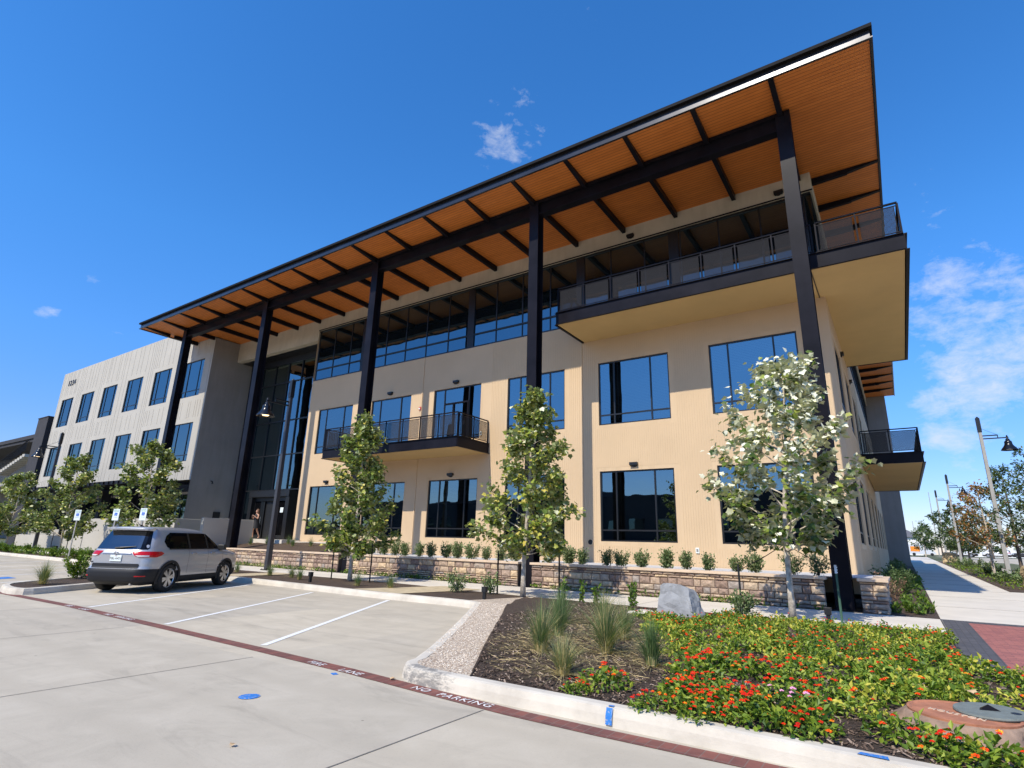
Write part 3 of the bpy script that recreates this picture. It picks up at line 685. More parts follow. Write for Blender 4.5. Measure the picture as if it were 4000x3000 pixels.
# third storey ribbon
bl_i = 0
for w_ in [o_ for o_ in HB.children if o_.name.startswith('window')]:
    g_ = w_.children[0].data.vertices; xs_ = [v.co.x for v in g_]; ys_ = [v.co.y for v in g_]; zs_ = [v.co.z for v in g_]
    if max(ys_) > YW + .4 or min(xs_) < -30: continue
    if min(zs_) < 5 and min(xs_) > -12: continue
    mb = MB(); z = max(zs_) - .08; zb_ = z - R.choice([.5, 1.0, 2.4, 2.4])
    while z > zb_: mb.add([(min(xs_) + .07, YW + .19, z), (max(xs_) - .07, YW + .19, z), (max(xs_) - .07, YW + .225, z - .04), (min(xs_) + .07, YW + .225, z - .04)], [(0, 1, 2, 3)]); z -= .062
    mb.build('blind', M['blind'], w_)
def ribbon(axis, c, a0, a1, out, muls, name):
    mb = MB()
    def bx(a, b_, d0, d1, za, zb):
        lo, hi = sorted((c - out * d0, c - out * d1))
        if axis == 'y': mb.box(a, b_, lo, hi, za, zb)
        else: mb.box(lo, hi, a, b_, za, zb)
    bx(a0, a1, .0, .1, SILL, SILL + .07); bx(a0, a1, .0, .1, BAND - .08, BAND); bx(a0, a1, .01, .1, 11.46, 11.53)
    for p in muls: bx(p - .025, p + .025, .03, .1, SILL + .07, BAND - .08)
    o = mb.build(name, M['steel2'], HB)
    g = MB(); cc = c - out * .06
    if axis == 'y': g.quad((a0, cc, SILL), (a1, cc, SILL), (a1, cc, BAND), (a0, cc, BAND))
    else: g.quad((cc, a0, SILL), (cc, a1, SILL), (cc, a1, BAND), (cc, a0, BAND))
    g.build('pane', M['glass_dark'], o); return o
mu = []; x = -28.8
while x < -1.3: mu.append(x); x += 1.525
ribbon('y', YW, -28.85, XE - .02, -1, mu, 'ribbon_window')
ribbon('x', XE, YW + .02, 57.5, 1, [20.6 + 1.9 * i for i in range(20)], 'ribbon_window')
for xx in (-24.55, -16.65, -10.45, -6.2):
    b = MB(); b.box(xx - .2, xx + .2, YW + .018, YW + .09, SILL + .07, BAND - .08); Pm(b, 'dark_mullion_panel', M['steel2'])
b = MB(); b.box(-28.85, XE + .06, YW - .06, YW + .3, BAND, ROOF); b.box(-37.9, -28.853, YW - .06, YW + .3, 13.45, ROOF)
b.box(XE - .2, XE + .06, YW + .301, 57.7, BAND, ROOF); Pm(b, 'fascia_band', M['band'])
b = MB(); b.box(-28.85, XE + .08, YW - .09, YW - .062, BAND, BAND + .05); Pm(b, 'drip_trim', M['steel'])
b = MB(); b.box(XC + .1, XE - .1, YW + .35, 57.5, .2, 14.8); b.box(-37.8, XC + .099, 22.0, 57.5, .2, 14.8); Pm(b, 'core', M['interior'])
# end block beyond
b = MB(); b.box(-6, .36, 57.7, 74, -.1, ROOF); Pm(b, 'end_wall', M['stucco_grey'])
# ---- curtain wall (recessed)
YC = 21.6
b = MB()
cx = [-37.86, -36.35, -34.85, -33.35, -31.85, -30.35, XC - .0]
for xx in cx: b.box(xx - .03, xx + .03, YC + .01, YC + .14, 1.35, 13.45)
for zz in (4.40, 6.66, 8.95, 11.65): b.box(-37.86, XC, YC + .016, YC + .14, zz - .035, zz + .035)
b.box(-37.86, XC, YC - .03, YC + .14, 13.0, 13.45)
cw = Pm(b, 'curtain_wall', M['steel2'])
g = MB(); g.quad((-37.9, YC + .08, 1.35), (XC, YC + .08, 1.35), (XC, YC + .08, 13.4), (-37.9, YC + .08, 13.4)); g.build('pane', M['glass'], cw)
b = MB(); b.box(-37.9, XC, YW + .301, YC + .3, 13.455, 13.6); Pm(b, 'entrance_soffit', M['steel2'])
PX0, PX1, PY = -34.75, -30.5, 21.0
b = MB(); b.box(PX0, PX1, PY - .05, YC, 3.9, 4.27)
b.box(PX0, PX0 + .35, PY, YC, 1.35, 3.9); b.box(PX1 - .35, PX1, PY, YC, 1.35, 3.9)
b.box(PX0 + .35, PX1 - .35, PY + .2, PY + .28, 3.66, 3.9)
po = Pm(b, 'entrance_portal', M['steel2'])
b = MB(); b.box(-33.3, -31.95, PY + .34, YC + .05, 1.36, 3.66); b.build('doorway', M['black'], po)
for xa in (PX0 + .35, -31.95):
    b = MB(); b.box(xa, xa + 1.1, PY + .24, PY + .29, 1.37, 1.6); b.box(xa, xa + .07, PY + .24, PY + .29, 1.6, 3.64); b.box(xa + 1.03, xa + 1.1, PY + .24, PY + .29, 1.6, 3.64)
    dl = b.build('door_leaf', M['steel2'], po)
    g = MB(); g.quad((xa + .07, PY + .26, 1.6), (xa + 1.03, PY + .26, 1.6), (xa + 1.03, PY + .26, 3.64), (xa + .07, PY + .26, 3.64)); g.build('pane', M['glass_car'], dl)
    g = MB(); hx_ = xa + (.9 if xa < -33 else .12); g.box(hx_, hx_ + .03, PY + .17, PY + .2, 2.0, 2.7); g.build('handle', M['chrome'], dl)
b = MB(); b.quad((-31.6, PY + .235, 2.95), (-31.3, PY + .235, 2.95), (-31.3, PY + .235, 3.25), (-31.6, PY + .235, 3.25)); b.build('notice', M['signface'], po)
# floor slab of the entrance and planting slope
b = MB(); b.box(-37.9, -28.2, 19.3, 21.75, .5, 1.35); Pm(b, 'entrance_landing', M['sidewalk'])

# ---- west wing (off-white)
XL, XR, YL = -65.5, -37.9, 18.65
wl = [-64.5 + 4.58 * k for k in range(6)]
L3 = (10.78, 13.45)
wh = [(x, x + 2.7, z0, z1) for x in wl for z0, z1 in (L2, L3)]
b = MB(); panel(b, 'y', YL, XL, XR, 4.95, 16.16, wh, -1, marg=.5, mi_main=0, mi_m=1, mi_rev=1)
Pm(b, 'wing_front_wall', [M['offwhite_rev'], M['offwhite']])
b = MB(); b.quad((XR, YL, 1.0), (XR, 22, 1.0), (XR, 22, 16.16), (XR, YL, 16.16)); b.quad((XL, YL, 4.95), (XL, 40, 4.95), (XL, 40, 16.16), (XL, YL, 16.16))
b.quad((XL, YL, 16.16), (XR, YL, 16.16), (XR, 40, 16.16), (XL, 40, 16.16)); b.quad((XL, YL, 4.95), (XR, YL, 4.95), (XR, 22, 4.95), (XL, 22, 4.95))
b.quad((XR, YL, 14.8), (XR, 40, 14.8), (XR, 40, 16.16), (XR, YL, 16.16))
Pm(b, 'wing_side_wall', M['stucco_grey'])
mb = MB(); a = XL + .2
while a < XR - .1:
    for (s0, s1) in ([(5.0, 16.1)] if not any(h[0] - .45 < a < h[1] + .45 for h in wh) else [(5.0, L2[0] - .35), (L2[1] + .35, L3[0] - .35), (L3[1] + .35, 16.1)]):
        mb.box(a - .022, a + .022, YL - .013, YL - .0005, s0, s1)
    a += R.choice([.28, .36, .36, .62, .9])
Pm(mb, 'wing_fins', M['offwhite'])
for x in wl:
    for z0, z1 in (L2, L3): window('y', YL, x, x + 2.7, z0, z1, -1, vm=(.24, .78), hm=(.17,))
# ground floor of the wing
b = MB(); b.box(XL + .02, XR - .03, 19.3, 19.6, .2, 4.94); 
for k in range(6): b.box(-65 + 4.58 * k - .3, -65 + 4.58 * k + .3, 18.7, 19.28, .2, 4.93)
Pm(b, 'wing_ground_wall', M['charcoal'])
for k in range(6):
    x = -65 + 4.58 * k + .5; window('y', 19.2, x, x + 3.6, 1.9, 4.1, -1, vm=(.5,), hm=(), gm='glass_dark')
b = MB(); b.box(-61.2, -38.0, 16.35, 18.64, 4.62, 4.74); b.box(-61.25, -38.0, 16.25, 16.35, 4.58, 4.82)
x = -61
while x < -38: b.box(x, x + .06, 16.18, 16.25, 4.60, 4.80); x += .75
Pm(b, 'entrance_canopy', M['steel'])
for xx in (-60.6, -51.6, -42.3):
    b = MB(); b.box(xx - .13, xx + .13, 16.7, 16.74, .13, 4.62); b.box(xx - .13, xx + .13, 16.94, 16.98, .13, 4.62); b.box(xx - .02, xx + .02, 16.74, 16.94, .13, 4.62)
    Pm(b, 'canopy_post', M['steel'])
b = MB(); b.box(-64.25, -63.97, YL - .02, YL, 15.1, 15.1)
for i, ch in enumerate('1234'):
    text('street_number', ch, .72, M['steel2'], HB, basis((1, 0, 0), (0, 0, 1), (0, -1, 0), (-63.9 + i * .46, YL - .03, 14.75)), .02)

# ---- great roof
RX0, RX1, RY0, RY1 = -41.0, 1.13, 15.03, 57.9
b = MB(); b.box(RX0 + .1, RX1 - .08, RY0 + .08, RY1, ROOF + .03, ROOF + .32); roof = Pm(b, 'roof', M['steel'])
b = MB()
b.quad((RX0 + .05, RY0 + .04, ROOF), (RX0 + .05, RY1, ROOF), (RX1 - .06, RY1, ROOF), (RX1 - .06, RY0 + .04, ROOF))
b.build('soffit', M['wood'], roof)
b = MB()
b.box(RX0, RX1, RY0 - .02, RY0 + .06, ROOF - .06, ROOF - .02)        # bottom flange
b.box(RX0 + .02, RX1 - .05, RY0 + .05, RY0 + .09, ROOF - .02, ROOF + .27)  # web
b.box(RX1 - .06, RX1, RY0 + .06, RY1, ROOF - .06, ROOF - .015); b.box(RX1 - .08, RX1 - .05, RY0 + .09, RY1, ROOF - .015, ROOF + .27)
b.box(RX0, RX0 + .06, RY0 + .06, 22, ROOF - .06, ROOF - .015); b.box(RX0 + .0, RX0 + .05, RY0 + .09, 22, ROOF - .015, ROOF + .41)
fa = b.build('fascia', M['fascia'], roof)
b = MB(); b.box(RX0 - .03, RX1 + .02, RY0 - .07, RY0 + .12, ROOF + .272, ROOF + .38); b.box(RX1 - .1, RX1 + .02, RY0 + .121, RY1, ROOF + .272, ROOF + .38); b.box(RX0, RX0 + .1, RY0 + .121, 22, ROOF + .41, ROOF + .45)
b.build('gravel_stop', M['gstop'], fa)
def rafter_y(x, y0, y1, w=.15, zt=ROOF, hroot=.25, htip=.07, taper=None):
    mb = MB()
    a, c = x - w / 2, x + w / 2
    for (ya, ha, yb, hb) in taper:
        mb.add([(a, ya, zt - ha), (c, ya, zt - ha), (c, yb, zt - hb), (a, yb, zt - hb), (a, ya, zt - .002), (c, ya, zt - .002), (c, yb, zt - .002), (a, yb, zt - .002)],
               [(0, 3, 2, 1), (0, 1, 5, 4), (1, 2, 6, 5), (2, 3, 7, 6), (3, 0, 4, 7)])
    mb.build('rafter', M['steel'], roof)
for k in range(18):
    x = -1.42 - 2.286 * k
    if x < -40.8: break
    rafter_y(x, 0, 0, taper=((RY0 + .06, .05, 16.7, .24), (17.0, .25, 20.43 if x > -37.8 else 18.6, .25)))
for k in range(16):
    y = 20.97 + 2.03 * k if k < 2 else 23.0 + 2.286 * (k - 1)
    mb = MB(); a, c = y - .07, y + .07
    for (xa, ha, xb_, hb) in ((XE + .06, .24, .1, .20), (.1, .17, 1.07, .04)):
        mb.add([(xa, a, ROOF - ha), (xb_, a, ROOF - hb), (xb_, c, ROOF - hb), (xa, c, ROOF - ha), (xa, a, ROOF - .002), (xb_, a, ROOF - .002), (xb_, c, ROOF - .002), (xa, c, ROOF - .002)],
               [(0, 3, 2, 1), (0, 1, 5, 4), (1, 2, 6, 5), (2, 3, 7, 6), (3, 0, 4, 7)])
    mb.build('rafter', M['steel'], roof)
b = MB(); b.box(-38.3, -1.16, 16.68, 17.0, 14.18, 14.24); b.box(-38.3, -1.16, 16.68, 17.0, 14.70, 14.78); b.box(-38.3, -1.16, 16.80, 16.88, 14.24, 14.70)
b.box(-38.3, -1.16, 16.70, 16.98, 14.78, 14.845)
b.build('beam', M['steel'], roof)
for k in range(5):
    x = -1.37 - 9.16 * k; mb = MB(); w = .205
    mb.box(x - w, x + w, 16.63, 16.665, .12, 14.75); mb.box(x - w, x + w, 17.015, 17.05, .12, 14.75); mb.box(x - .015, x + .015, 16.665, 17.015, .12, 14.75)
    mb.box(x - .3, x + .3, 16.55, 17.15, .12, .15)
    Pm(mb, 'column', M['steel'])

# ---- balconies
def rail_run(parent, axis, c, a0, a1, z0, h, step, first=0.0):
    n = max(1, round((a1 - a0) / step)); st = (a1 - a0) / n
    mb = MB()
    def bx(m_, a, b_, w, za, zb):
        if axis == 'y': m_.box(a, b_, c - w, c + w, za, zb)
        else: m_.box(c - w, c + w, a, b_, za, zb)
    bx(mb, a0, a1, .03, z0 + h - .045, z0 + h)
    bx(mb, a0, a1, .012, z0 + h - .13, z0 + h - .105)
    bx(mb, a0, a1, .014, z0 + .07, z0 + .095)
    mb.build('handrail', M['steel'], parent)
    for i in range(n + 1):
        mb = MB(); p = a0 + st * i; bx(mb, p - .022, p + .022, .022, z0, z0 + h - .045); mb.build('rail_post', M['steel'], parent)
    for i in range(n):
        p = a0 + st * i; mb = MB(); bx(mb, p + .09, p + st - .09, .003, z0 + .10, z0 + h - .135)
        bx(mb, p + .085, p + .10, .01, z0 + .095, z0 + h - .13); bx(mb, p + st - .10, p + st - .085, .01, z0 + .095, z0 + h - .13)
        mb.build('rail_panel', M['perf'], parent)
def deck(x0, x1, y0, y1, zb, zt, sides):
    mb = MB(); mb.box(x0 + .03, x1 - .03, y0 + .03, y1, zb + .02, zt - .03)
    bo = Pm(mb, 'balcony', M['soffit_tan'])
    mb = MB()
    def ch(axis, c, a0, a1, s):
        # channel: web, flanges
        def bx(a, b_, d0, d1, za, zb2):
            lo, hi = sorted((c + s * d0, c + s * d1))
            if axis == 'y': mb.box(a, b_, lo, hi, za, zb2)
            else: mb.box(lo, hi, a, b_, za, zb2)
        bx(a0, a1, 0, .03, zb, zt); bx(a0, a1, .03, .09, zb, zb + .025); bx(a0, a1, .03, .09, zt - .025, zt)
    ch('y', y0, x0, x1, -1)
    if 'R' in sides: ch('x', x1, y0, y1, 1)
    if 'L' in sides: ch('x', x0, y0, y1, -1)
    if 'B' in sides: ch('y', y1, x0, x1, 1)
    mb.build('edge_beam', M['steel'], bo)
    return bo
up = deck(-10.3, 1.2, 18.1, YW, 9.9, 10.42, 'RL')
mb = MB(); mb.box(XE + .003, 1.17, YW + .001, 29.6, 9.92, 10.39); mb.build('deck_slab', M['soffit_tan'], up)
mb = MB(); mb.box(1.2, 1.23, YW, 29.6, 9.9, 10.42); mb.box(1.23, 1.29, YW, 29.6, 9.9, 9.925); mb.box(XE, 1.29, 29.6, 29.66, 9.9, 10.42); mb.build('edge_beam', M['steel'], up)
mb = MB(); mb.box(-1.27, -1.24, 18.12, 20.49, 9.905, 9.922); mb.build('soffit_joint', M['steel2'], up)
rail_run(up, 'y', 18.12, -10.24, -1.12, 10.42, 1.06, 1.14); rail_run(up, 'y', 18.12, -.98, 1.18, 10.42, 1.06, 1.08)
rail_run(up, 'x', 1.18, 18.2, 29.55, 10.42, 1.06, 1.14); rail_run(up, 'x', -10.24, 18.2, 20.4, 10.42, 1.06, 1.14)
mid = deck(-24.15, -15.25, 18.25, YW, 5.41, 5.88, 'RL')
rail_run(mid, 'y', 18.27, -24.12, -15.28, 5.88, 1.08, 1.11); rail_run(mid, 'x', -15.28, 18.35, 20.45, 5.88, 1.08, 1.05); rail_run(mid, 'x', -24.12, 18.35, 20.45, 5.88, 1.08, 1.05)
lo = deck(XE + .003, 1.24, 30.6, 44.6, 5.41, 5.9, 'RB')
rail_run(lo, 'y', 30.62, XE + .1, 1.22, 5.9, 1.1, 1.14); rail_run(lo, 'x', 1.22, 30.7, 44.5, 5.9, 1.1, 1.15)

# ---- fittings
wl_i = 0
def wall_light(x, y, z, label, ax='y'):
    mb = MB()
    if ax == 'y':
        mb.box(x - .16, x + .16, y - .13, y - .001, z + .02, z + .12); mb.add([(x - .16, y - .13, z + .02), (x + .16, y - .13, z + .02), (x + .13, y - .01, z - .04), (x - .13, y - .01, z - .04)], [(0, 1, 2, 3)])
        mb.box(x - .05, x + .05, y - .06, y - .001, z - .06, z + .02)
    else:
        mb.box(x + .001, x + .13, y - .16, y + .16, z + .02, z + .12); mb.box(x + .001, x + .06, y - .05, y + .05, z - .06, z + .02)
    tag(mb.build('wall_light', M['steel2']), label, 'wall light', 'black lights on the facade')
for x, z, lb in ((-26.5, 4.50, 'small black wall light above the ground floor window nearest the glazed entrance'), (-17.4, 4.50, 'black wall light under the middle balcony above a ground floor window'),
                 (-8.2, 4.50, 'black wall light above the ground floor window right of the fourth column'), (-21.95, 9.08, 'black wall light above the plain window behind the middle balcony'),
                 (-17.35, 9.08, 'black wall light above the glazed balcony door')):
    wall_light(x, YW, z, 'dark ' + lb if not lb.startswith(('small', 'black')) else lb)
wall_light(-7.98, YW - .06, 14.30, 'black light on the concrete band under the roof left of the corner column')
wall_light(-2.12, YW - .06, 14.30, 'black light on the concrete band right beside the corner column')
wall_light(XE, 25.3, 9.2, 'black light on the shaded side wall above the second floor windows, nearer one', 'x')
wall_light(XE, 29.9, 9.2, 'black light on the shaded side wall above the second floor windows, farther one', 'x')
b = MB(); b.box(-19.75, -19.61, YW - .06, YW, 7.95, 8.12); b.box(-19.72, -19.64, YW - .10, YW - .06, 7.98, 8.06, 1); tag(b.build('fire_alarm', [M['alarm'], M['signface']]), 'small red fire alarm on the beige wall above the middle balcony', 'alarm')
b = MB()
for i in range(16):
    a0, a1 = 2 * pi * i / 16, 2 * pi * (i + 1) / 16
    b.add([(-10.1 + .14 * cos(a0), YW - .04, 1.62 + .14 * sin(a0)), (-10.1 + .14 * cos(a1), YW - .04, 1.62 + .14 * sin(a1)), (-10.1 + .1 * cos(a1), YW - .04, 1.62 + .1 * sin(a1)), (-10.1 + .1 * cos(a0), YW - .04, 1.62 + .1 * sin(a0))], [(0, 1, 2, 3)])
    b.add([(-10.1 + .14 * cos(a0), YW - .04, 1.62 + .14 * sin(a0)), (-10.1 + .14 * cos(a1), YW - .04, 1.62 + .14 * sin(a1)), (-10.1 + .14 * cos(a1), YW, 1.62 + .14 * sin(a1)), (-10.1 + .14 * cos(a0), YW, 1.62 + .14 * sin(a0))], [(0, 1, 2, 3)])
b.add([(-10.1 + .1 * cos(2 * pi * i / 16), YW - .01, 1.62 + .1 * sin(2 * pi * i / 16)) for i in range(16)], [tuple(range(16))], 1)
tag(b.build('round_vent', [M['smooth'], M['black']]), 'round dark vent opening low on the ribbed beige wall', 'vent')
for x, z, lb in ((-5.97, 1.42, 'small white outlet box low on the wall right of the big ground floor window'), (-14.35, 1.42, 'small white outlet box low on the wall behind the second sycamore'), (-15.7, 6.4, 'small white outlet box at the right end of the middle balcony')):
    b = MB(); b.box(x - .06, x + .06, YW - .05, YW, z - .09, z + .09); b.box(x - .035, x + .035, YW - .06, YW - .05, z - .05, z + .05, 1); tag(b.build('outlet_box', [M['signface'], M['stucco_grey']]), lb, 'outlet box', 'outlet boxes')
b = MB(); b.path([(XR, 20.0, 4.98), (XR + .22, 20.0, 4.95), (XR + .22, 20, 4.8)], [.03, .03, .07], 8); tag(b.build('security_camera', M['black']), 'black camera on the shaded grey wing wall', 'camera')
b = MB(); b.box(XR, XR + .08, 20.95, 21.3 - .8, 2.6, 3.0); tag(b.build('control_panel', M['black']), 'dark square panel low on the shaded grey wing wall', 'panel')

# ---- low walls near the wing
def lowwall(x0, x1, y0, y1, z0, z1, label, mt='offwhite'):
    mb = MB(); mb.box(x0, x1, y0, y1, z0, z1); return tag(mb.build('low_wall', M[mt], bevel=.015), label, 'wall')
lowwall(-59.2, -50.1, 16.35, 16.6, .13, 1.17, 'lowest off-white stucco wall at the far end of the wing, below the dark canopy')
lowwall(-63.5, -51.5, 17.6, 17.85, .13, 1.62, 'off-white upper ramp wall stepping behind the lowest wall')
lowwall(-49.8, -46.3, 16.35, 16.6, .13, 1.2, 'short low off-white wall between the two canopy posts')
lowwall(-46.2, -34.1, 16.35, 16.6, .13, 2.37, 'tall off-white stucco ramp wall behind the silver car')
lowwall(-34.35, -34.1, 16.601, 19.3, .13, 2.37, 'shaded return wall at the left side of the entry ramp')
lowwall(-31.3, -31.0, 16.35, 19.25, .13, 2.40, 'shaded wall with a bright end face beside the entrance steps')
b = MB(); b.box(-31.6, -31.56, 16.9, 19.0, 2.2, 2.24); b.path([(-31.58, 17, .9), (-31.58, 17, 2.2)], [.02, .02]); b.path([(-31.58, 18.9, 1.3), (-31.58, 18.9, 2.2)], [.02, .02]); tag(b.build('ramp_handrail', M['steel']), 'thin dark handrail along the entrance ramp', 'handrail')

# ---- stone planter walls
M['stonejoint'] = simple('stone_joint', (.14, .10, .08), .95)
def stone_wall(x0, x1, y, z0, z1, label, right_end=False):
    W_ = thing('stone_wall', label, 'wall', ((x0 + x1) / 2, y + .2, .12), 'stone planter walls')
    mb = MB(); mb.box(x0 + .03, x1 - .03, y + .04, y + .38, z0, z1); mb.build('wall_core', M['stonejoint'], W_)
    mb = MB()
    def lay(a0, a1, fn):
        z = z0
        while z < z1 - .03:
            h = R.choice([.07, .1, .13, .16, .2]); h = min(h, z1 - z)
            if z1 - z - h < .05: h = z1 - z
            a = a0
            while a < a1 - .02:
                w = R.uniform(.16, .48) if h > .1 else R.uniform(.2, .42)
                if a1 - a - w < .12: w = a1 - a
                g = .004; dd = R.uniform(.0, .02); t_ = R.uniform(.01, 1)
                n_ = []
                pts = [(a + g, z + g), (a + w - g, z + g), (a + w - g, z + h - g), (a + g, z + h - g)]
                inn = [(p[0] + (.014 if p[0] < a + w / 2 else -.014) + R.uniform(-.006, .006), p[1] + (.014 if p[1] < z + h / 2 else -.014) + R.uniform(-.005, .005)) for p in pts]
                vs = [fn(p[0], .05, p[1]) for p in pts] + [fn(p[0], .02 - dd + R.uniform(-.008, .008), p[1]) for p in inn] + [fn(a + w * R.uniform(.35, .65), -dd - R.uniform(0, .015), z + h * .5)]
                mb.add(vs, [(0, 1, 5, 4), (1, 2, 6, 5), (2, 3, 7, 6), (3, 0, 4, 7), (4, 5, 8), (5, 6, 8), (6, 7, 8), (7, 4, 8)], 0, t_)
                a += w
            z += h
    lay(x0, x1, lambda a, d, z: (a, y + d, z))
    if right_end: lay(y + .02, y + 2.2, lambda a, d, z: (x1 - d, a, z))
    mb.build('stone_facing', M['stone'], W_)
    mb = MB(); mb.box(x0 - .04, x1 + .05, y - .05, y + .42, z1, z1 + .07)
    if right_end: mb.box(x1 - .3, x1 + .05, y + .42, y + 2.2, z1, z1 + .07)
    mb.build('cap', M['concrete_cap'], W_, bevel=.008)
for x0, x1, lb, re_ in ((-30.9, -28.95, 'short stretch of stone wall left of the second column', 0), (-28.65, -19.98, 'long stone planter wall between the lamp post and the third column', 0), (-19.45, -10.85, 'long stone planter wall between the third and fourth columns', 0),
                        (-10.3, -1.75, 'long stone planter wall behind the grey boulder, between the fourth and corner columns', 0), (-1.0, -.45, 'short shaded stone wall end right of the corner column', 1)):
    stone_wall(x0, x1, 16.48, .11, .83, lb, re_)
b = MB(); b.sheet([(-21.6, 16.85), (-.6, 16.85), (-.6, YW), (-21.6, YW)], .86); struct('planter_paving', b, M['walk_grey'])
b = MB(); b.sheet([(-21.6, 16.85), (-.6, 16.85), (-.6, 17.75), (-21.6, 17.75)], .866); struct('planter_mulch', b, M['mulch'])
b = MB(); n_ = 16
for i in range(n_ + 1):
    for j in range(7):
        x = -31.0 + (9.4) * i / n_; u = j / 6; y = 16.87 + u * 3.2; b.v.append((x, y, .84 + u * .40 + .05 * noise.noise(Vector((x * 1.1, y * 1.3, 1)))))
for i in range(n_):
    for j in range(6): a = i * 7 + j; b.f.append([a, a + 7, a + 8, a + 1]); b.m.append(0); b.t.append(0)
struct('planter_soil', b, M['mulch'], smooth=True)
b = MB(); b.box(-31.0, -21.5, 20.05, 20.45, .5, 1.28); struct('entrance_paving', b, M['sidewalk'])

# ---- parking structure far left
PK = thing('parking_garage', 'dark open parking structure with stairs and flat roof at the far left', 'building', (-110, 34, 0))
b = MB(); b.box(-260, -111.5, 30, 60, 15.0, 15.9); b.box(-260, -111.3, 29.8, 30.0, 15.5, 16.1); b.build('roof', M['charcoal'], PK)
b = MB(); b.box(-260, -112, 36, 60, 0, 15); 
for z in (4, 8.3): b.box(-260, -111.5, 30, 60, z, z + .5)
b.build('deck', M['stucco_grey'], PK)
b = MB()
for i in range(12): b.box(-126 + i * 1.0, -124.9 + i * 1.0, 29.9, 31.5, 10.3 + i * .22, 10.75 + i * .22)
b.build('stair', M['offwhite'], PK)
b = MB()
for i in range(30): b.box(-126 + i * .42, -125.96 + i * .42, 29.8, 29.86, 10.8 + i * .1, 12.3 + i * .1)
b.path([(-126, 29.8, 12.4), (-113.5, 29.8, 15.3)], [.08, .08]); b.build('stair_railing', M['steel'], PK)
b = MB(); b.box(-71.0, -68.3, 19.0, 30, .1, 12.35); b.box(-71.05, -68.25, 18.95, 30, 12.35, 12.42)
tag(b.build('dark_stucco_tower', M['charcoal']), 'charcoal slab tower standing just left of the off-white wing', 'tower')
# ---- things behind the camera seen only in the glass
NB = thing('neighbouring_building', 'long dark building across the road mirrored in the windows', 'building', (-40, -62, 0))
b = MB(); b.box(-110, 40, -78, -60, 0, 10.6); b.box(-60, -48, -77, -61, 10.6, 12.2); b.box(-12, 5, -77, -61, 10.6, 11.6); b.build('wall', M['charcoal'], NB)
for i in range(22):
    b = MB(); b.box(-93 + i * 4.7, -90 + i * 4.7, -60.001, -59.95, 4.6, 6.6); b.build('window', M['glass_dark'], NB)

# ================================================================== TREES AND PLANTS
MAPLE = [(0, 0), (.16, .10), (.40, .06), (.40, .30), (.54, .52), (.34, .62), (.22, .74), (0, 1.0), (-.22, .74), (-.34, .62), (-.54, .52), (-.40, .30), (-.40, .06), (-.16, .10)]
ELLIP = [(0, 0), (.22, .3), (.24, .6), (0, 1), (-.24, .6), (-.22, .3)]
LEAF4 = [(0, 0), (.27, .45), (0, 1), (-.27, .45)]
def add_leaf(mb, p, dr, up, size, shape, t, cup=.18):
    dr = dr.normalized(); sd_ = dr.cross(up)
    if sd_.length < 1e-3: sd_ = dr.cross(Vector((1, 0, 0)))
    sd_.normalize(); nr = sd_.cross(dr)
    vs = [p + (sd_ * x + dr * y + nr * (abs(x) * cup - (y - .4) ** 2 * cup)) * size for x, y in shape]
    n = len(shape)
    if n > 6:
        c = p + dr * .42 * size - nr * .02 * size
        mb.add(vs + [c], [(i, (i + 1) % n, n) for i in range(n)], 0, t)
    else: mb.add(vs, [tuple(range(n))], 0, t)
def rv(r_, s=1.0): return Vector((r_.gauss(0, s), r_.gauss(0, s), r_.gauss(0, s)))
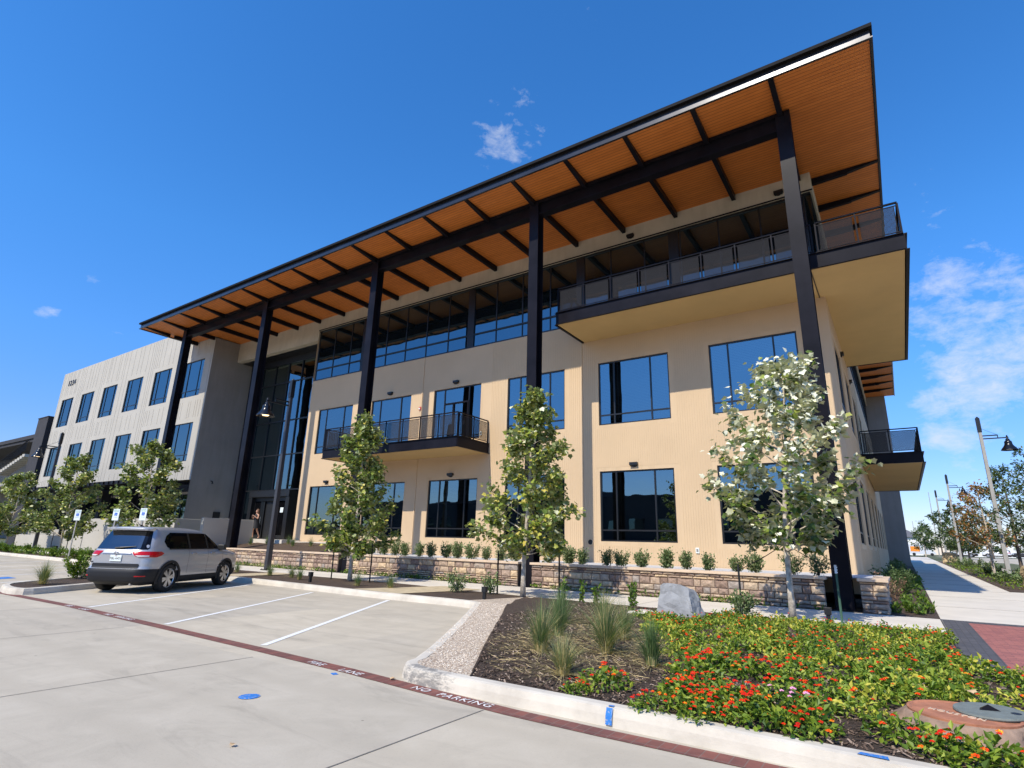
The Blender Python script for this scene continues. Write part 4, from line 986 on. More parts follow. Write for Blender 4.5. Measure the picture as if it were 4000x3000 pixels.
def make_tree(name, label, loc, H, z0, prof, rmax, nleaf, lsize, shape, tfun, seed, mt_leaf, mt_bark, tr=.075, group=None, lean=(0, 0), nbr=26, cat='tree', up_ang=.75, trunk_to=.93, clumps=3.2):
    r_ = random.Random(seed); T = thing(name, label, cat, loc, group)
    mb = MB(); pts = []; rad = []; n = 12
    for i in range(n + 1):
        u = i / n; z = H * trunk_to * u
        pts.append(Vector((lean[0] * u * u + .05 * sin(u * 7 + seed) * u, lean[1] * u * u + .05 * cos(u * 5 + seed) * u, z))); rad.append(tr * (1 - .86 * u) + .006)
    rad[0] *= 1.25
    mb.path(pts, rad, 9)
    mb.build('trunk', mt_bark, T, smooth=True, world=False)
    def trunk_at(z):
        u = max(0, min(.999, z / (H * trunk_to))) * n; i = int(u); return pts[i].lerp(pts[min(i + 1, n)], u - i)
    br = MB(); lf = MB(); tips = []
    for k in range(nbr):
        u = (k + r_.random() * .8) / nbr; zt = z0 + (H - z0) * u; rr = rmax * prof(u) * r_.uniform(.75, 1.12)
        zs = max(z0 * .8, zt - rr * up_ang * r_.uniform(.8, 1.2)); zs = min(zs, H * trunk_to * .97); zs = max(zs, z0 * .85)
        a = k * 2.399 + r_.uniform(-.4, .4); s = trunk_at(zs); e = Vector((s.x + cos(a) * rr, s.y + sin(a) * rr, zt))
        mid = s.lerp(e, .5) + Vector((0, 0, -.04 * rr)) + rv(r_, .03)
        r0 = .009 + .008 * rr
        br.path([s, s.lerp(mid, .5) + rv(r_, .015), mid, mid.lerp(e, .5) + rv(r_, .03), e], [r0, r0 * .8, r0 * .6, r0 * .4, .004], 5, cap=False)
        for q in range(5):
            w = r_.uniform(.35, 1.0); bp = s.lerp(mid, w * 2) if w < .5 else mid.lerp(e, w * 2 - 1)
            d = (e - s).normalized() + rv(r_, .55); d.z += .15; ln = r_.uniform(.18, .45) * min(1, rr + .25)
            tp = bp + d.normalized() * ln; br.path([bp, bp.lerp(tp, .5) + rv(r_, .02), tp], [.006, .005, .003], 4, cap=False); tips.append((bp, tp, u))
        tips.append((mid, e, u)); tips.append((mid, e, u))
    tips.append((pts[-1] - Vector((0, 0, .5)), pts[-1] + Vector((0, 0, H * (1 - trunk_to))), 1.0)); tips.append(tips[-1]); tips.append(tips[-1])
    br.build('limbs', mt_bark, T, smooth=True, world=False)
    for i in range(nleaf):
        bp, tp, u = tips[int(r_.random() * len(tips))]
        w = r_.random() ** .6; p = bp.lerp(tp, w) + rv(r_, .035 * clumps * (lsize / .16) ** .5)
        c = trunk_at(p.z); out = Vector((p.x - c.x, p.y - c.y, .1)); out = out.normalized() if out.length > .01 else Vector((1, 0, 0))
        d = out * r_.uniform(.2, 1.0) + rv(r_, .5); d.z -= r_.uniform(0, .5)
        up = Vector((0, 0, 1)) + rv(r_, .55) + out * .3
        add_leaf(lf, p, d, up, lsize * r_.uniform(.6, 1.2), shape, tfun(r_, p, u))
    lf.build('crown', mt_leaf, T, world=False)
    return T
def prof_cone(u): return (.62 + .38 * min(1, u / .18)) * (1 - u) ** .78 * 1.12 if u > .18 else .72 + .33 * u / .18
def prof_oval(u): return max(.12, sin(pi * min(1, (u * .92 + .10))) ** .55 * (1.05 - .35 * u))
def tf_pale(r_, p, u):
    x = r_.random(); hi = max(0, min(1, (p.z - 1.9) / 1.9))
    if x < .10 + .60 * hi: return r_.uniform(.86, 1)
    return r_.uniform(.01, .78)
def tf_mid(r_, p, u):
    x = r_.random()
    return r_.uniform(.86, .98) if x < .06 + .10 * max(0, (u - .7)) else (r_.uniform(.7, .85) if x < .22 else r_.uniform(.01, .68))
def tf_yel(r_, p, u):
    x = r_.random()
    return r_.uniform(.84, .96) if x < .12 else (r_.uniform(.62, .83) if x < .55 else r_.uniform(.05, .6))
G1 = 'young sycamore trees along the front'
def oval2(u): return (.55 + .55 * u / .2) if u < .2 else max(.14, 1.08 * (1 - ((u - .2) / .84) ** 2.0) ** .75)
make_tree('sycamore_tree', 'nearest young sycamore, upper leaves blown to their pale undersides, before the corner column', (-2.07, 13.46, .14), 5.56, 1.55, oval2, 1.24, 4900, .142, MAPLE, tf_pale, 3, M['leaf_pale'], M['bark'], .06, G1, nbr=36, up_ang=.8, lean=(.34, 0))
make_tree('sycamore_tree', 'slim pointed sycamore with yellowing leaves in front of the fourth column', (-8.58, 13.33, .14), 5.6, 1.25, prof_cone, 1.42, 6200, .135, MAPLE, tf_yel, 11, M['leaf_syc'], M['bark'], .062, G1, nbr=34, lean=(.38, 0))
make_tree('sycamore_tree', 'dense pointed sycamore in front of the middle balcony, beside the third column', (-15.72, 13.55, .14), 5.65, 1.0, prof_cone, 1.42, 7400, .135, MAPLE, tf_mid, 23, M['leaf_syc'], M['bark'], .065, G1, nbr=36, lean=(.1, 0))
make_tree('sycamore_tree', 'bushy sycamore rising right behind the silver car', (-31.9, 13.7, .14), 5.95, 1.0, oval2, 1.55, 5600, .155, MAPLE, tf_mid, 31, M['leaf_syc'], M['bark'], .07, G1, nbr=32)
make_tree('sycamore_tree', 'sycamore standing just left of the leftmost parking sign', (-41.7, 13.7, .14), 5.8, 1.2, oval2, 1.55, 5600, .155, MAPLE, tf_mid, 41, M['leaf_syc'], M['bark'], .07, G1, nbr=30)
make_tree('sycamore_tree', 'leftmost sycamore, cut by the edge of the photograph', (-51.2, 13.7, .14), 5.2, 1.2, oval2, 1.5, 5200, .16, MAPLE, tf_mid, 47, M['leaf_syc'], M['bark'], .07, G1, nbr=28)
make_tree('sycamore_tree', 'far sycamore past the left lamp post, low against the garage', (-62.0, 14.4, .14), 4.6, 1.2, oval2, 1.6, 2400, .26, MAPLE, tf_mid, 53, M['leaf_syc'], M['bark'], .07, G1, nbr=22)
def stake(x, y, h, label, ttop, mt='black', tip=False):
    S = thing('tree_stake', label, 'stake', (x, y, .12), 'stakes beside the young sycamores')
    mb = MB(); mb.box(-.012, .012, -.012, .012, 0, h); mb.box(-.022, .022, .012, .018, 0, h - .05); mb.build('post', M[mt], S, world=False)
    if tip: mb = MB(); mb.box(-.02, .02, -.016, .022, h - .17, h); [mb.box(.02, .032, -.01, .01, h - .16 + i * .05, h - .135 + i * .05) for i in range(3)]; mb.build('tip', M['white_gloss'], S, world=False)
    mb = MB(); t_ = Vector(ttop) - Vector((x, y, .12)); s_ = Vector((0, 0, h - .12)); mb.path([s_, s_.lerp(t_, .5) - Vector((0, 0, .03)), t_], [.008] * 3, 4); mb.build('tie', M['black'], S, world=False)
stake(-1.22, 13.75, 1.12, 'green steel stake with a white tip, right of the nearest sycamore', (-2.05, 13.46, 1.62), 'green_post', True)
stake(-3.1, 13.6, 1.05, 'dark stake left of the nearest sycamore', (-2.1, 13.46, 1.62))
stake(-7.72, 13.75, 1.2, 'dark stake right of the yellowing sycamore', (-8.5, 13.33, 1.45))
stake(-9.55, 13.5, 1.15, 'dark stake left of the yellowing sycamore', (-8.55, 13.33, 1.35))
stake(-14.75, 13.55, 1.25, 'dark stake right of the dense pointed sycamore', (-15.65, 13.55, 1.5))
stake(-16.75, 13.6, 1.15, 'dark stake left of the dense pointed sycamore', (-15.7, 13.55, 1.4))
stake(-40.7, 13.7, 1.3, 'dark stake right of the sycamore beside the leftmost sign', (-41.6, 13.7, 1.7))
stake(-42.8, 13.6, 1.3, 'dark stake left of the sycamore beside the leftmost sign', (-41.7, 13.7, 1.6))

# ---- right hand trees
def tf_elm(r_, p, u): return r_.uniform(.01, .8)
def tf_brown(r_, p, u): return r_.uniform(.86, 1) if (r_.random() < (.85 if p.x < .1 else .25)) else r_.uniform(.1, .8)
G2 = 'trees along the right hand walk'
make_tree('elm_tree', 'small tree with rust brown leaves beside the walk on the right', (3.95, 41.5, .34), 5.0, 1.9, prof_oval, 1.75, 2600, .17, ELLIP, tf_brown, 61, M['leaf_elm'], M['bark'], .08, G2, nbr=26)
make_tree('elm_tree', 'dark green tree at the right edge in front of the nearest right lamp post', (5.75, 46.5, .38), 6.6, 1.9, prof_oval, 2.1, 3800, .17, ELLIP, tf_elm, 67, M['leaf_elm'], M['bark_dark'], .1, G2, nbr=32)
make_tree('elm_tree', 'green tree cut by the right edge of the photograph', (6.9, 42.0, .35), 7.6, 2.6, prof_oval, 2.2, 3000, .17, ELLIP, tf_elm, 71, M['leaf_elm'], M['bark_dark'], .1, G2, nbr=30)
make_tree('elm_tree', 'round green tree beside the second right hand lamp post', (4.75, 73, .62), 5.6, 1.6, prof_oval, 2.3, 2600, .24, ELLIP, tf_elm, 73, M['leaf_elm'], M['bark_dark'], .1, G2, nbr=26)
make_tree('elm_tree', 'farther green tree left of the round one, above the sandstone block', (4.2, 96, .84), 6.0, 1.8, prof_oval, 2.7, 2200, .30, ELLIP, tf_elm, 79, M['leaf_elm'], M['bark_dark'], .1, G2, nbr=24)
make_tree('elm_tree', 'small far tree at the end of the walk near the white house', (2.9, 118, 1.03), 4.8, 1.4, prof_oval, 2.0, 1300, .34, ELLIP, tf_elm, 83, M['leaf_elm'], M['bark'], .1, G2, nbr=20)
for i, (x, y, h, lb) in enumerate(((7.5, 104, 5.2, 'far tree standing across the side road, left one'), (12.5, 128, 6.0, 'far tree standing across the side road, middle one'), (20, 150, 7.0, 'far tree standing across the side road, right one'), (9.5, 160, 6.0, 'faint tree far behind the round green tree'), (16.5, 95, 5.5, 'bushy tree beyond the concrete side road at the right edge'))):
    make_tree('elm_tree', lb, (x, y, gz(x, y)), h, 1.3, prof_oval, h * .42, 1100, .42, LEAF4, tf_elm, 90 + i, M['leaf_elm'], M['bark_dark'], .12, G2, nbr=18)

# ---- shrubs
def shrub_mesh(seed, r, h, n, ls, tr_=(.01, 1), open_=1.0):
    r_ = random.Random(seed); mb = MB(); st = MB()
    for k in range(14):
        a = r_.uniform(0, 2 * pi); q = r_.uniform(.25, 1); e = Vector((cos(a) * r * q * .8, sin(a) * r * q * .8, h * r_.uniform(.65, 1.0) * (1.12 - .25 * q)))
        st.path([(0, 0, 0), e * .5 + Vector((0, 0, .02)), e], [.006, .005, .003], 4, cap=False)
        for i in range(n // 14):
            w = r_.uniform(.12, 1.05); p = e * w + Vector((cos(a), sin(a), 0)) * r * .22 * (1 - w) + rv(r_, .045 * open_)
            if p.z < .02: p.z = .02
            add_leaf(mb, p, Vector((p.x, p.y, .12)) * 2 + rv(r_, .35) + Vector((0, 0, .3)), Vector((0, 0, 1)) + rv(r_, .5), ls * r_.uniform(.6, 1.2), LEAF4, r_.uniform(*tr_))
    return mb, st
def shrub(name, label, loc, seed, r, h, n, ls, mt='leaf_shrub', group=None, tr_=(.01, 1), cat='shrub'):
    T = thing(name, label, cat, loc, group); mb, st = shrub_mesh(seed, r, h, n, ls, tr_)
    st.build('stems', M['bark_dark'], T, world=False); mb.build('foliage', M[mt], T, world=False); return T
def copy_tree(o, loc, rz=0, sc=1.0, label=None):
    c = o.copy(); COL.objects.link(c); c.location = loc; c.rotation_euler = (0, 0, rz); c.scale = (sc, sc, sc)
    if label: c['label'] = label
    for ch in list(o.children):
        d = ch.copy(); COL.objects.link(d); d.parent = c
        for g in ch.children:
            e = g.copy(); COL.objects.link(e); e.parent = d
    return c
ORD = ['first', 'second', 'third', 'fourth', 'fifth', 'sixth', 'seventh', 'eighth', 'ninth', 'tenth', 'eleventh', 'twelfth', 'thirteenth', 'fourteenth', 'fifteenth', 'sixteenth']
px = [-19.6, -18.9, -18.2, -17.5, -16.9, -16.2, -15.5, -14.8, -14.1, -13.5, -12.8, -12.1, -11.5, -10.1, -9.4, -8.84, -8.0, -7.5, -6.8, -6.04, -5.4, -4.77, -4.0, -3.5]
protos = []
for i, x in enumerate(px):
    if i < 13: lb = 'small upright shrub on the planter, %s from the third column towards the fourth' % ORD[i]
    else: lb = 'small upright shrub on the planter, %s right of the fourth column' % ORD[i - 13]
    z = .866; y = 17.35 + R.uniform(-.08, .08)
    if i < 5: protos.append(shrub('planter_shrub', lb, (x, y, z), 200 + i, R.uniform(.25, .36), R.uniform(.48, .66), 760, .08, group='small shrubs planted along the stone planter'))
    else: copy_tree(R.choice(protos), (x, y, z), R.uniform(0, 6), R.uniform(.82, 1.1), lb)
shrub('rosemary_bush', 'larger grey-green bush behind the nearest sycamore on the planter', (-2.55, 17.4, .866), 301, .42, .62, 700, .07, group='larger bushes at the planter corner')
shrub('rosemary_bush', 'bronze-tinged bush beside the corner column on the planter', (-1.95, 17.4, .866), 302, .42, .60, 700, .07, group='larger bushes at the planter corner', tr_=(.4, 1))
shrub('low_shrub', 'low open shrub left of the nearest sycamore trunk', (-2.98, 13.0, .18), 303, .42, .5, 520, .08, group='low shrubs in the front beds')
shrub('low_shrub', 'low open shrub by the path light, right of the yellowing sycamore', (-9.62, 13.3, .14), 304, .38, .5, 420, .08, group='low shrubs in the front beds')
shrub('low_shrub', 'low open shrub left of the path light in front of the fourth column', (-10.55, 12.9, .14), 305, .42, .52, 480, .08, group='low shrubs in the front beds')
shrub('flowering_shrub', 'leafy shrub with cream flowers left of the silver car', (-20.75, 7.55, .14), 306, .75, .62, 1900, .09, 'leaf_lant', group='shrubs in the parking island', tr_=(.01, .75))
shrub('flowering_shrub', 'second leafy shrub in the parking island, nearer the wing', (-22.1, 9.4, .14), 307, .7, .6, 1300, .09, 'leaf_lant', group='shrubs in the parking island', tr_=(.01, .75))
b = MB()
r_ = random.Random(5)
for i in range(70):
    p = Vector((-20.75 + r_.gauss(0, .32), 7.55 + r_.gauss(0, .32), .14 + r_.uniform(.42, .7)))
    add_leaf(b, p, rv(r_), Vector((0, 0, 1)), .07, ELLIP, .0)
tag(b.build('cream_blossom', M['concrete_cap']), 'cream flowers scattered on the leafy shrub beside the silver car', 'blossom', kind='stuff')
for i, x in enumerate((-24.5, -26.4, -28.2, -30.1, -33.0, -34.9, -36.3, -38.9, -44.0, -46.5, -49.0)):
    shrub('bed_shrub', 'low green shrub in the bed behind the left parking stalls, %s from the right' % ORD[i], (x, 12.9 + R.uniform(-.3, .3), .14), 320 + i, .55, .5, 700, .10, 'leaf_lant', group='low shrubs behind the left parking stalls', tr_=(.01, .6))
shrub('dry_shrub', 'brown dried shrub beside the shaded side wall', (-.55, 19.3, .15), 340, .62, .75, 1200, .055, 'leaf_dry', cat='shrub')
G3 = 'dark shrubs along the shaded side wall'
for i, (x, y, lb) in enumerate(((-.6, 22.6, 'dark shrub just behind the brown dried shrub'), (-.25, 24.0, 'second dark shrub along the side wall'), (-.4, 27.0, 'third dark shrub along the side wall'), (-.35, 31.0, 'dark shrub under the side balcony, near one'), (-.4, 36.0, 'dark shrub under the side balcony, middle one'), (-.4, 42.0, 'dark shrub under the side balcony, far one'))):
    shrub('side_shrub', lb, (x, y, gz(x, y)), 350 + i, .55, .85, 1000, .09, 'leaf_shrub', G3, (.01, .45))
G4 = 'shrubs in the right hand bed'
for i, (x, y, s_) in enumerate(((4.4, 34, .6), (3.9, 37.5, .5), (4.9, 39, .7), (4.1, 45, .6), (4.9, 52, .8), (4.0, 58, .8), (4.8, 64, .9), (4.2, 70, .9), (5.0, 33, .6), (5.2, 42.5, .6))):
    shrub('bed_shrub', 'low green shrub in the right hand bed, %s going away' % ORD[i], (x, y, gz(x, y)), 370 + i, s_, s_ * .8, 650, .13, 'leaf_shrub', G4, (.1, .9))
# ground cover strips
def cover(name, label, rects, n, ls, tr_, h=.12, mt='leaf_lant'):
    mb = MB(); r_ = random.Random(len(name) + n)
    for i in range(n):
        x0, x1, y0, y1 = r_.choice(rects); x = r_.uniform(x0, x1); y = r_.uniform(y0, y1)
        if noise.noise(Vector((x * 1.6, y * 1.6, 4))) < -.12: continue
        add_leaf(mb, Vector((x, y, gz(x, y) + r_.uniform(.01, h) if y > 16.9 else .13 + r_.uniform(0, h))), rv(r_, 1) + Vector((0, 0, .4)), Vector((0, 0, 1)) + rv(r_, .4), ls * r_.uniform(.6, 1.2), LEAF4, r_.uniform(*tr_))
    return tag(mb.build(name, M[mt]), label, 'ground cover', kind='stuff')
cover('ground_cover', 'low green ground cover along the foot of the stone walls', [(-28, -19.9, 16.2, 16.45), (-19.4, -10.9, 16.2, 16.45), (-10.2, -1.8, 16.2, 16.45)], 2600, .10, (.01, .6))
cover('ground_cover', 'low green ground cover along the foot of the far off-white walls', [(-59, -34, 15.9, 16.3)], 3500, .13, (.01, .5))
cover('ground_cover', 'dark ground cover filling the shaded side bed', [(-.95, .42, 24, 40)], 2600, .12, (.01, .35), .3)
cover('ground_cover', 'green ground cover in the right hand bed', [(3.1, 5.5, 30, 70)], 3000, .14, (.1, .7), .2)
cover('ground_cover', 'green tufts under the left hand sycamores', [(-62, -38, 12.4, 13.8)], 3500, .15, (.01, .7), .3)
GV = 'leafy green plants in two rows beside the side walk'
vp = [(-.05, 17.3), (-.06, 18.1), (-.1, 18.95), (-.12, 19.9), (-.15, 20.9), (.27, 17.4), (.28, 18.3), (.26, 19.3), (.25, 20.5), (.22, 21.6), (.1, 17.0), (-.35, 16.9)]
for i, (x, y) in enumerate(vp):
    shrub('leafy_plant', 'small green leafy plant in the bed beside the side walk', (x, y, gz(x, y)), 400 + i, .15, .2, 70, .10, 'leaf_lant', GV, (.01, .45), 'plant')

# ---- tussock grasses
def tussock(label, loc, seed, h, n, spread=.42, tr_=(.1, 1), group='grass tussocks in the mulch beds', straw=True):
    r_ = random.Random(seed); mb = MB(); n = int(n * 1.5); h *= 1.02; spread *= 1.3
    for i in range(n):
        a = r_.uniform(0, 2 * pi); r0 = r_.uniform(0, .07); hh = h * r_.uniform(.45, 1.05); sp = spread * (r_.random() ** 1.4)
        if straw and r_.random() < .16: sp = spread * r_.uniform(1.1, 1.8); hh *= r_.uniform(.1, .5); t_ = r_.uniform(.8, 1)
        else: t_ = r_.uniform(*tr_)
        ca, sa = cos(a), sin(a); w = .0035 + .002 * r_.random(); pr = []
        for k in range(5):
            u = k / 4; x = r0 + sp * u ** 1.7; z = hh * (u - .28 * u ** 3 * (sp / spread)) * 1.1; pr.append((ca * x - sa * w * (1 - u * .9), sa * x + ca * w * (1 - u * .9), z)); pr.append((ca * x + sa * w * (1 - u * .9), sa * x - ca * w * (1 - u * .9), z))
        for k in range(4):
            mb.add([pr[2 * k], pr[2 * k + 1], pr[2 * k + 3], pr[2 * k + 2]], [(0, 1, 2, 3)], 0, min(1, max(.01, t_ + (.35 if k == 0 else 0))))
    o = mb.build('grass_tussock', M['grass'], world=False); o.location = loc
    return tag(o, label, 'ornamental grass', group)
tussock('tall green tussock nearest the pebble strip', (-3.98, 6.62, .17), 1, .62, 360)
tussock('bluish tussock behind the one nearest the pebble strip', (-4.36, 7.75, .17), 2, .66, 300, .38, (.01, .7))
tussock('large arching tussock in the middle of the grass patch', (-3.3, 7.1, .18), 3, .66, 430, .55)
tussock('small tussock at the right of the large arching one', (-3.56, 8.3, .18), 4, .52, 260, .35)
tussock('short yellowish tussock closest to the kerb', (-3.18, 5.75, .17), 5, .42, 280, .34, (.4, 1))
tussock('upright dark green tussock beside the red flowers', (-2.56, 6.72, .18), 6, .52, 330, .28, (.01, .6))
tussock('blue-green tussock behind the bluish one', (-5.1, 9.2, .18), 7, .6, 260, .42, (.01, .6))
tussock('sprawling thin tussock left of the grey boulder', (-4.7, 10.0, .18), 8, .55, 260, .6)
tussock('tussock at the tip of the parking island left of the car', (-18.98, 6.05, .14), 9, .58, 380, .38)
for i, (x, y, lb) in enumerate(((-19.3, 12.9, 'small tussock right of the entrance lamp post, nearer one'), (-21.6, 13.0, 'small tussock at the foot of the entrance lamp post'), (-18.0, 12.9, 'small tussock between the lamp post and the path light'), (-17.0, 12.5, 'small tussock just right of the left path light'), (-13.9, 12.3, 'small bluish tussock right of the dense pointed sycamore'), (-12.7, 12.5, 'small bluish tussock beside the flagstone path'))):
    tussock(lb, (x, y, .14), 20 + i, .42, 150, .32, (.01, .8))
for i, x in enumerate((-30.0, -29.0, -27.6, -26.2, -25.2, -24.0, -22.9, -22.0)):
    tussock('green tussock on the planter slope by the entrance, %s from the left' % ORD[i], (x, 18.6 + (i % 3) * .35, 1.03 + (i % 3) * .04), 40 + i, .5, 130, .3, (.01, .6), 'tussocks on the planter slope')
for i, (x, y) in enumerate(((-5.6, 11.6), (-6.3, 12.3), (-5.0, 12.2), (-4.75, 11.5), (-7.0, 12.7))):
    T = thing('upright_plant', 'thin upright leafy stem plant behind the grasses, %s from the boulder' % ORD[[2, 3, 1, 0, 4][i]], 'plant', (x, y, .16), 'upright leafy plants behind the grasses')
    r_ = random.Random(60 + i); mb = MB(); st = MB()
    for k in range(4):
        e = Vector((r_.uniform(-.1, .1), r_.uniform(-.1, .1), r_.uniform(.4, .62))); st.path([(0, 0, 0), e], [.005, .003], 4)
        for q in range(16): add_leaf(mb, e * r_.uniform(.15, 1), rv(r_, .6) + Vector((0, 0, .5)), rv(r_), .10, LEAF4, r_.uniform(.01, .5))
    st.build('stems', M['bark_dark'], T, world=False); mb.build('foliage', M['leaf_lant'], T, world=False)
for i, (x, y) in enumerate(((4.9, 30.6), (5.6, 31.6))):
    tussock('pale dry tussock at the right edge of the side walk, %s one' % ('near', 'far')[i], (x, y, .26), 80 + i, .75, 260, .5, (.7, 1))

# ---- lantana bed
def lantana_proto(seed, r, h, n, nf, pink=False, yellow=0.0):
    r_ = random.Random(seed); mb = MB(); fl = MB()
    for i in range(n):
        a = r_.uniform(0, 2 * pi); q = sqrt(r_.random()); x, y = cos(a) * q * r, sin(a) * q * r; z = h * (1 - .55 * q * q) * r_.uniform(.25, 1.05)
        z *= .8 + .35 * sin(x * 17 + seed) * sin(y * 15)
        t_ = min(1, max(.01, r_.random() * .75 + yellow * r_.random() + .12 * sin(a * 3)))
        add_leaf(mb, Vector((x, y, max(.02, z))), Vector((x, y, .05)) * 2 + rv(r_, .6), Vector((0, 0, 1)) + rv(r_, .4), r_.uniform(.045, .085), LEAF4, t_, .3)
    for i in range(nf):
        a = r_.uniform(0, 2 * pi); q = sqrt(r_.random()) * .95; c = Vector((cos(a) * q * r, sin(a) * q * r, h * (1 - .55 * q * q) * r_.uniform(.85, 1.15))); s = r_.uniform(.014, .024)
        base = r_.random() ** 2 * .62
        for k in range(9):
            b0 = 2.399 * k; rr = s * sqrt(k / 9); p = c + Vector((cos(b0) * rr, sin(b0) * rr, s * .6 * (1 - k / 11))); w = s * .42
            t_ = 1.0 if pink else min(.94, max(.01, base + r_.uniform(-.2, .3)))
            fl.add([p + Vector((-w, 0, -w * .4)), p + Vector((0, -w, -w * .4)), p + Vector((w, 0, -w * .4)), p + Vector((0, w, -w * .4)), p + Vector((0, 0, w * .7))], [(0, 1, 4), (1, 2, 4), (2, 3, 4), (3, 0, 4)], 0, t_)
    return mb, fl
GL = 'lantana plants massed in the front bed'
lp = []
LL = {0: 'low lantana with sparse orange flowers in the massed flower bed', 1: 'low lantana dotted with red and orange flowers in the massed flower bed', 2: 'yellowing leafy lantana with few flowers in the massed flower bed'}
for k in range(9):
    kind = k % 3
    mb, fl = lantana_proto(500 + k, .27, .20, 230, (5, 17, 2)[kind], yellow=(.1, .05, .55)[kind])
    T = thing('lantana_plant', LL[kind], 'flowering plant', (0, 0, 0), GL)
    mb.build('foliage', M['leaf_lant'], T, world=False); fl.build('blossoms', M['flower'], T, world=False); lp.append([T, kind, False])
def put_lant(x, y, kinds, sc):
    c = [q for q in lp if q[1] in kinds]; q = R.choice(c); z = bedz(x, y) - .01
    if not q[2]: q[2] = True; q[0].location = (x, y, z); q[0].rotation_euler = (0, 0, R.uniform(0, 6)); q[0].scale = (sc,) * 3
    else: copy_tree(q[0], (x, y, z), R.uniform(0, 6), sc)
pos = []
def left_lim(y):
    if y < 6.2: return -1.95 - (y - 5.3) * .2
    if y < 7.3: return -2.15 - (y - 6.2) * .2
    return -2.4 - (y - 7.3) * .52
tries = 0
while len(pos) < 145 and tries < 20000:
    tries += 1
    y = 5.25 + R.random() * 7.35; xr = .34 if y > 9.0 else (2.4 if y > 7.1 else 1.7); x = R.uniform(left_lim(y), xr)
    if y < 7.3 and x > -.45 and (x - .2) ** 2 + (y - 6.25) ** 2 < .72 ** 2: continue
    if y < 7.3 and x > -.5 and R.random() < .25: continue
    if y > 11.2 and x < -3.1: continue
    if (x + 2.07) ** 2 + (y - 13.46) ** 2 < .35: continue
    md = .385 if y < 8 else .39
    if any((x - a) ** 2 + (y - c) ** 2 < md * md for a, c in pos): continue
    if noise.noise(Vector((x * 1.1, y * 1.1, 9))) < (-.16 if y < 8 else -.35): continue
    pos.append((x, y))
for x, y in pos:
    if y < 6.6 and x < -.6: ks = (1, 1)
    elif x > -.9 and y < 9.5: ks = (2, 0, 2)
    elif y < 7.6: ks = (1, 0)
    else: ks = (0, 2, 0)
    put_lant(x, y, ks, R.uniform(.78, 1.12) * (1 if y < 9.5 else .85))
for x, y, s_, lb in ((-2.62, 5.62, .95, 'lantana at the left tip of the bed, left of the blue kerb mark'), (-2.78, 5.3, .55, 'tiny lantana with two red flowers hanging by the kerb'), (-2.0, 5.22, .7, 'lantana at the kerb just right of the upright blue mark'), (-1.55, 5.2, .75, 'second lantana along the kerb right of the upright blue mark'),
                 (-1.85, 5.75, 1.0, 'lantana with many bright red flowers near the kerb'), (-1.35, 5.7, 1.0, 'lantana with red and orange flowers next to the pink one'), (.62, 5.35, .8, 'lantana at the lower right edge below the manhole'), (.1, 5.35, .85, 'lantana on the kerb side in front of the manhole')):
    o = copy_tree(R.choice([q for q in lp if q[1] == 1])[0], (x, y, bedz(x, y) - .01), R.uniform(0, 6), s_, lb)
mb, fl = lantana_proto(600, .28, .28, 300, 6, True); T = thing('lantana_plant', 'the only lantana with pale pink flowers', 'flowering plant', (-.95, 5.45, .17), GL)
mb.build('foliage', M['leaf_lant'], T, world=False); fl.build('blossoms', M['flower'], T, world=False)
for x, y, s_, i in ((-3.75, 10.6, 1.0, 0), (-3.45, 9.8, 1.0, 1), (-4.3, 10.9, .8, 2)):
    copy_tree([q for q in lp if q[1] == 0][0][0], (x, y, bedz(x, y)), R.uniform(0, 6), s_, 'lantana in front of the grey boulder, %s one' % ('middle', 'right', 'left')[i])

# ================================================================== OBJECTS
# boulder
def boulder(name, label, loc, sx, sy, sz, seed, mtl, top=.8):
    r_ = random.Random(seed); mb = MB(); nu, nv = 22, 12
    for j in range(nv + 1):
        v = j / nv
        for i in range(nu):
            a = 2 * pi * i / nu; ex = .35
            cx_, sy_ = cos(a), sin(a); rx = math.copysign(abs(cx_) ** ex, cx_); ry = math.copysign(abs(sy_) ** ex, sy_)
            w = 1 - (1 - top) * v ** 1.3; w *= 1 if v < .86 else (1 - ((v - .86) / .14) ** 2 * .35)
            p = Vector((rx * sx * w, ry * sy * w, sz * v)); p += Vector((1, 1, .4)) * (.16 * sx * noise.noise(p * 3.1 + Vector((seed, 0, 0))) + .06 * sx * noise.noise(p * 8)) + Vector((.02, .02, 0)) * noise.noise(p * 11)
            p.x += .10 * sx * v * (1 if seed == 1 else -.3) * -1; mb.v.append(tuple(p))
    for j in range(nv):
        for i in range(nu): mb.f.append([j * nu + i, j * nu + (i + 1) % nu, (j + 1) * nu + (i + 1) % nu, (j + 1) * nu + i]); mb.m.append(0); mb.t.append(0)
    mb.f.append([nv * nu + i for i in range(nu)]); mb.m.append(0); mb.t.append(0)
    o = mb.build(name, mtl, world=False); o.location = loc; return tag(o, label, 'rock')
bmx = bmesh.new()
for p in ((-.42, -.24, 0), (.38, -.27, 0), (.47, .22, 0), (-.38, .26, 0), (-.37, -.20, .35), (.30, -.20, .36), (.40, .15, .32), (-.32, -.13, .64), (-.26, -.14, .69), (.08, -.17, .68), (.24, -.12, .62), (.28, .12, .58), (-.05, .2, .66), (-.3, .16, .66)): bmx.verts.new(p)
hull_ = bmesh.ops.convex_hull(bmx, input=bmx.verts)
for v in [g_ for g_ in hull_['geom_interior'] if isinstance(g_, bmesh.types.BMVert)]: bmx.verts.remove(v)
bmesh.ops.subdivide_edges(bmx, edges=bmx.edges, cuts=4, use_grid_fill=True)
bmesh.ops.triangulate(bmx, faces=bmx.faces)
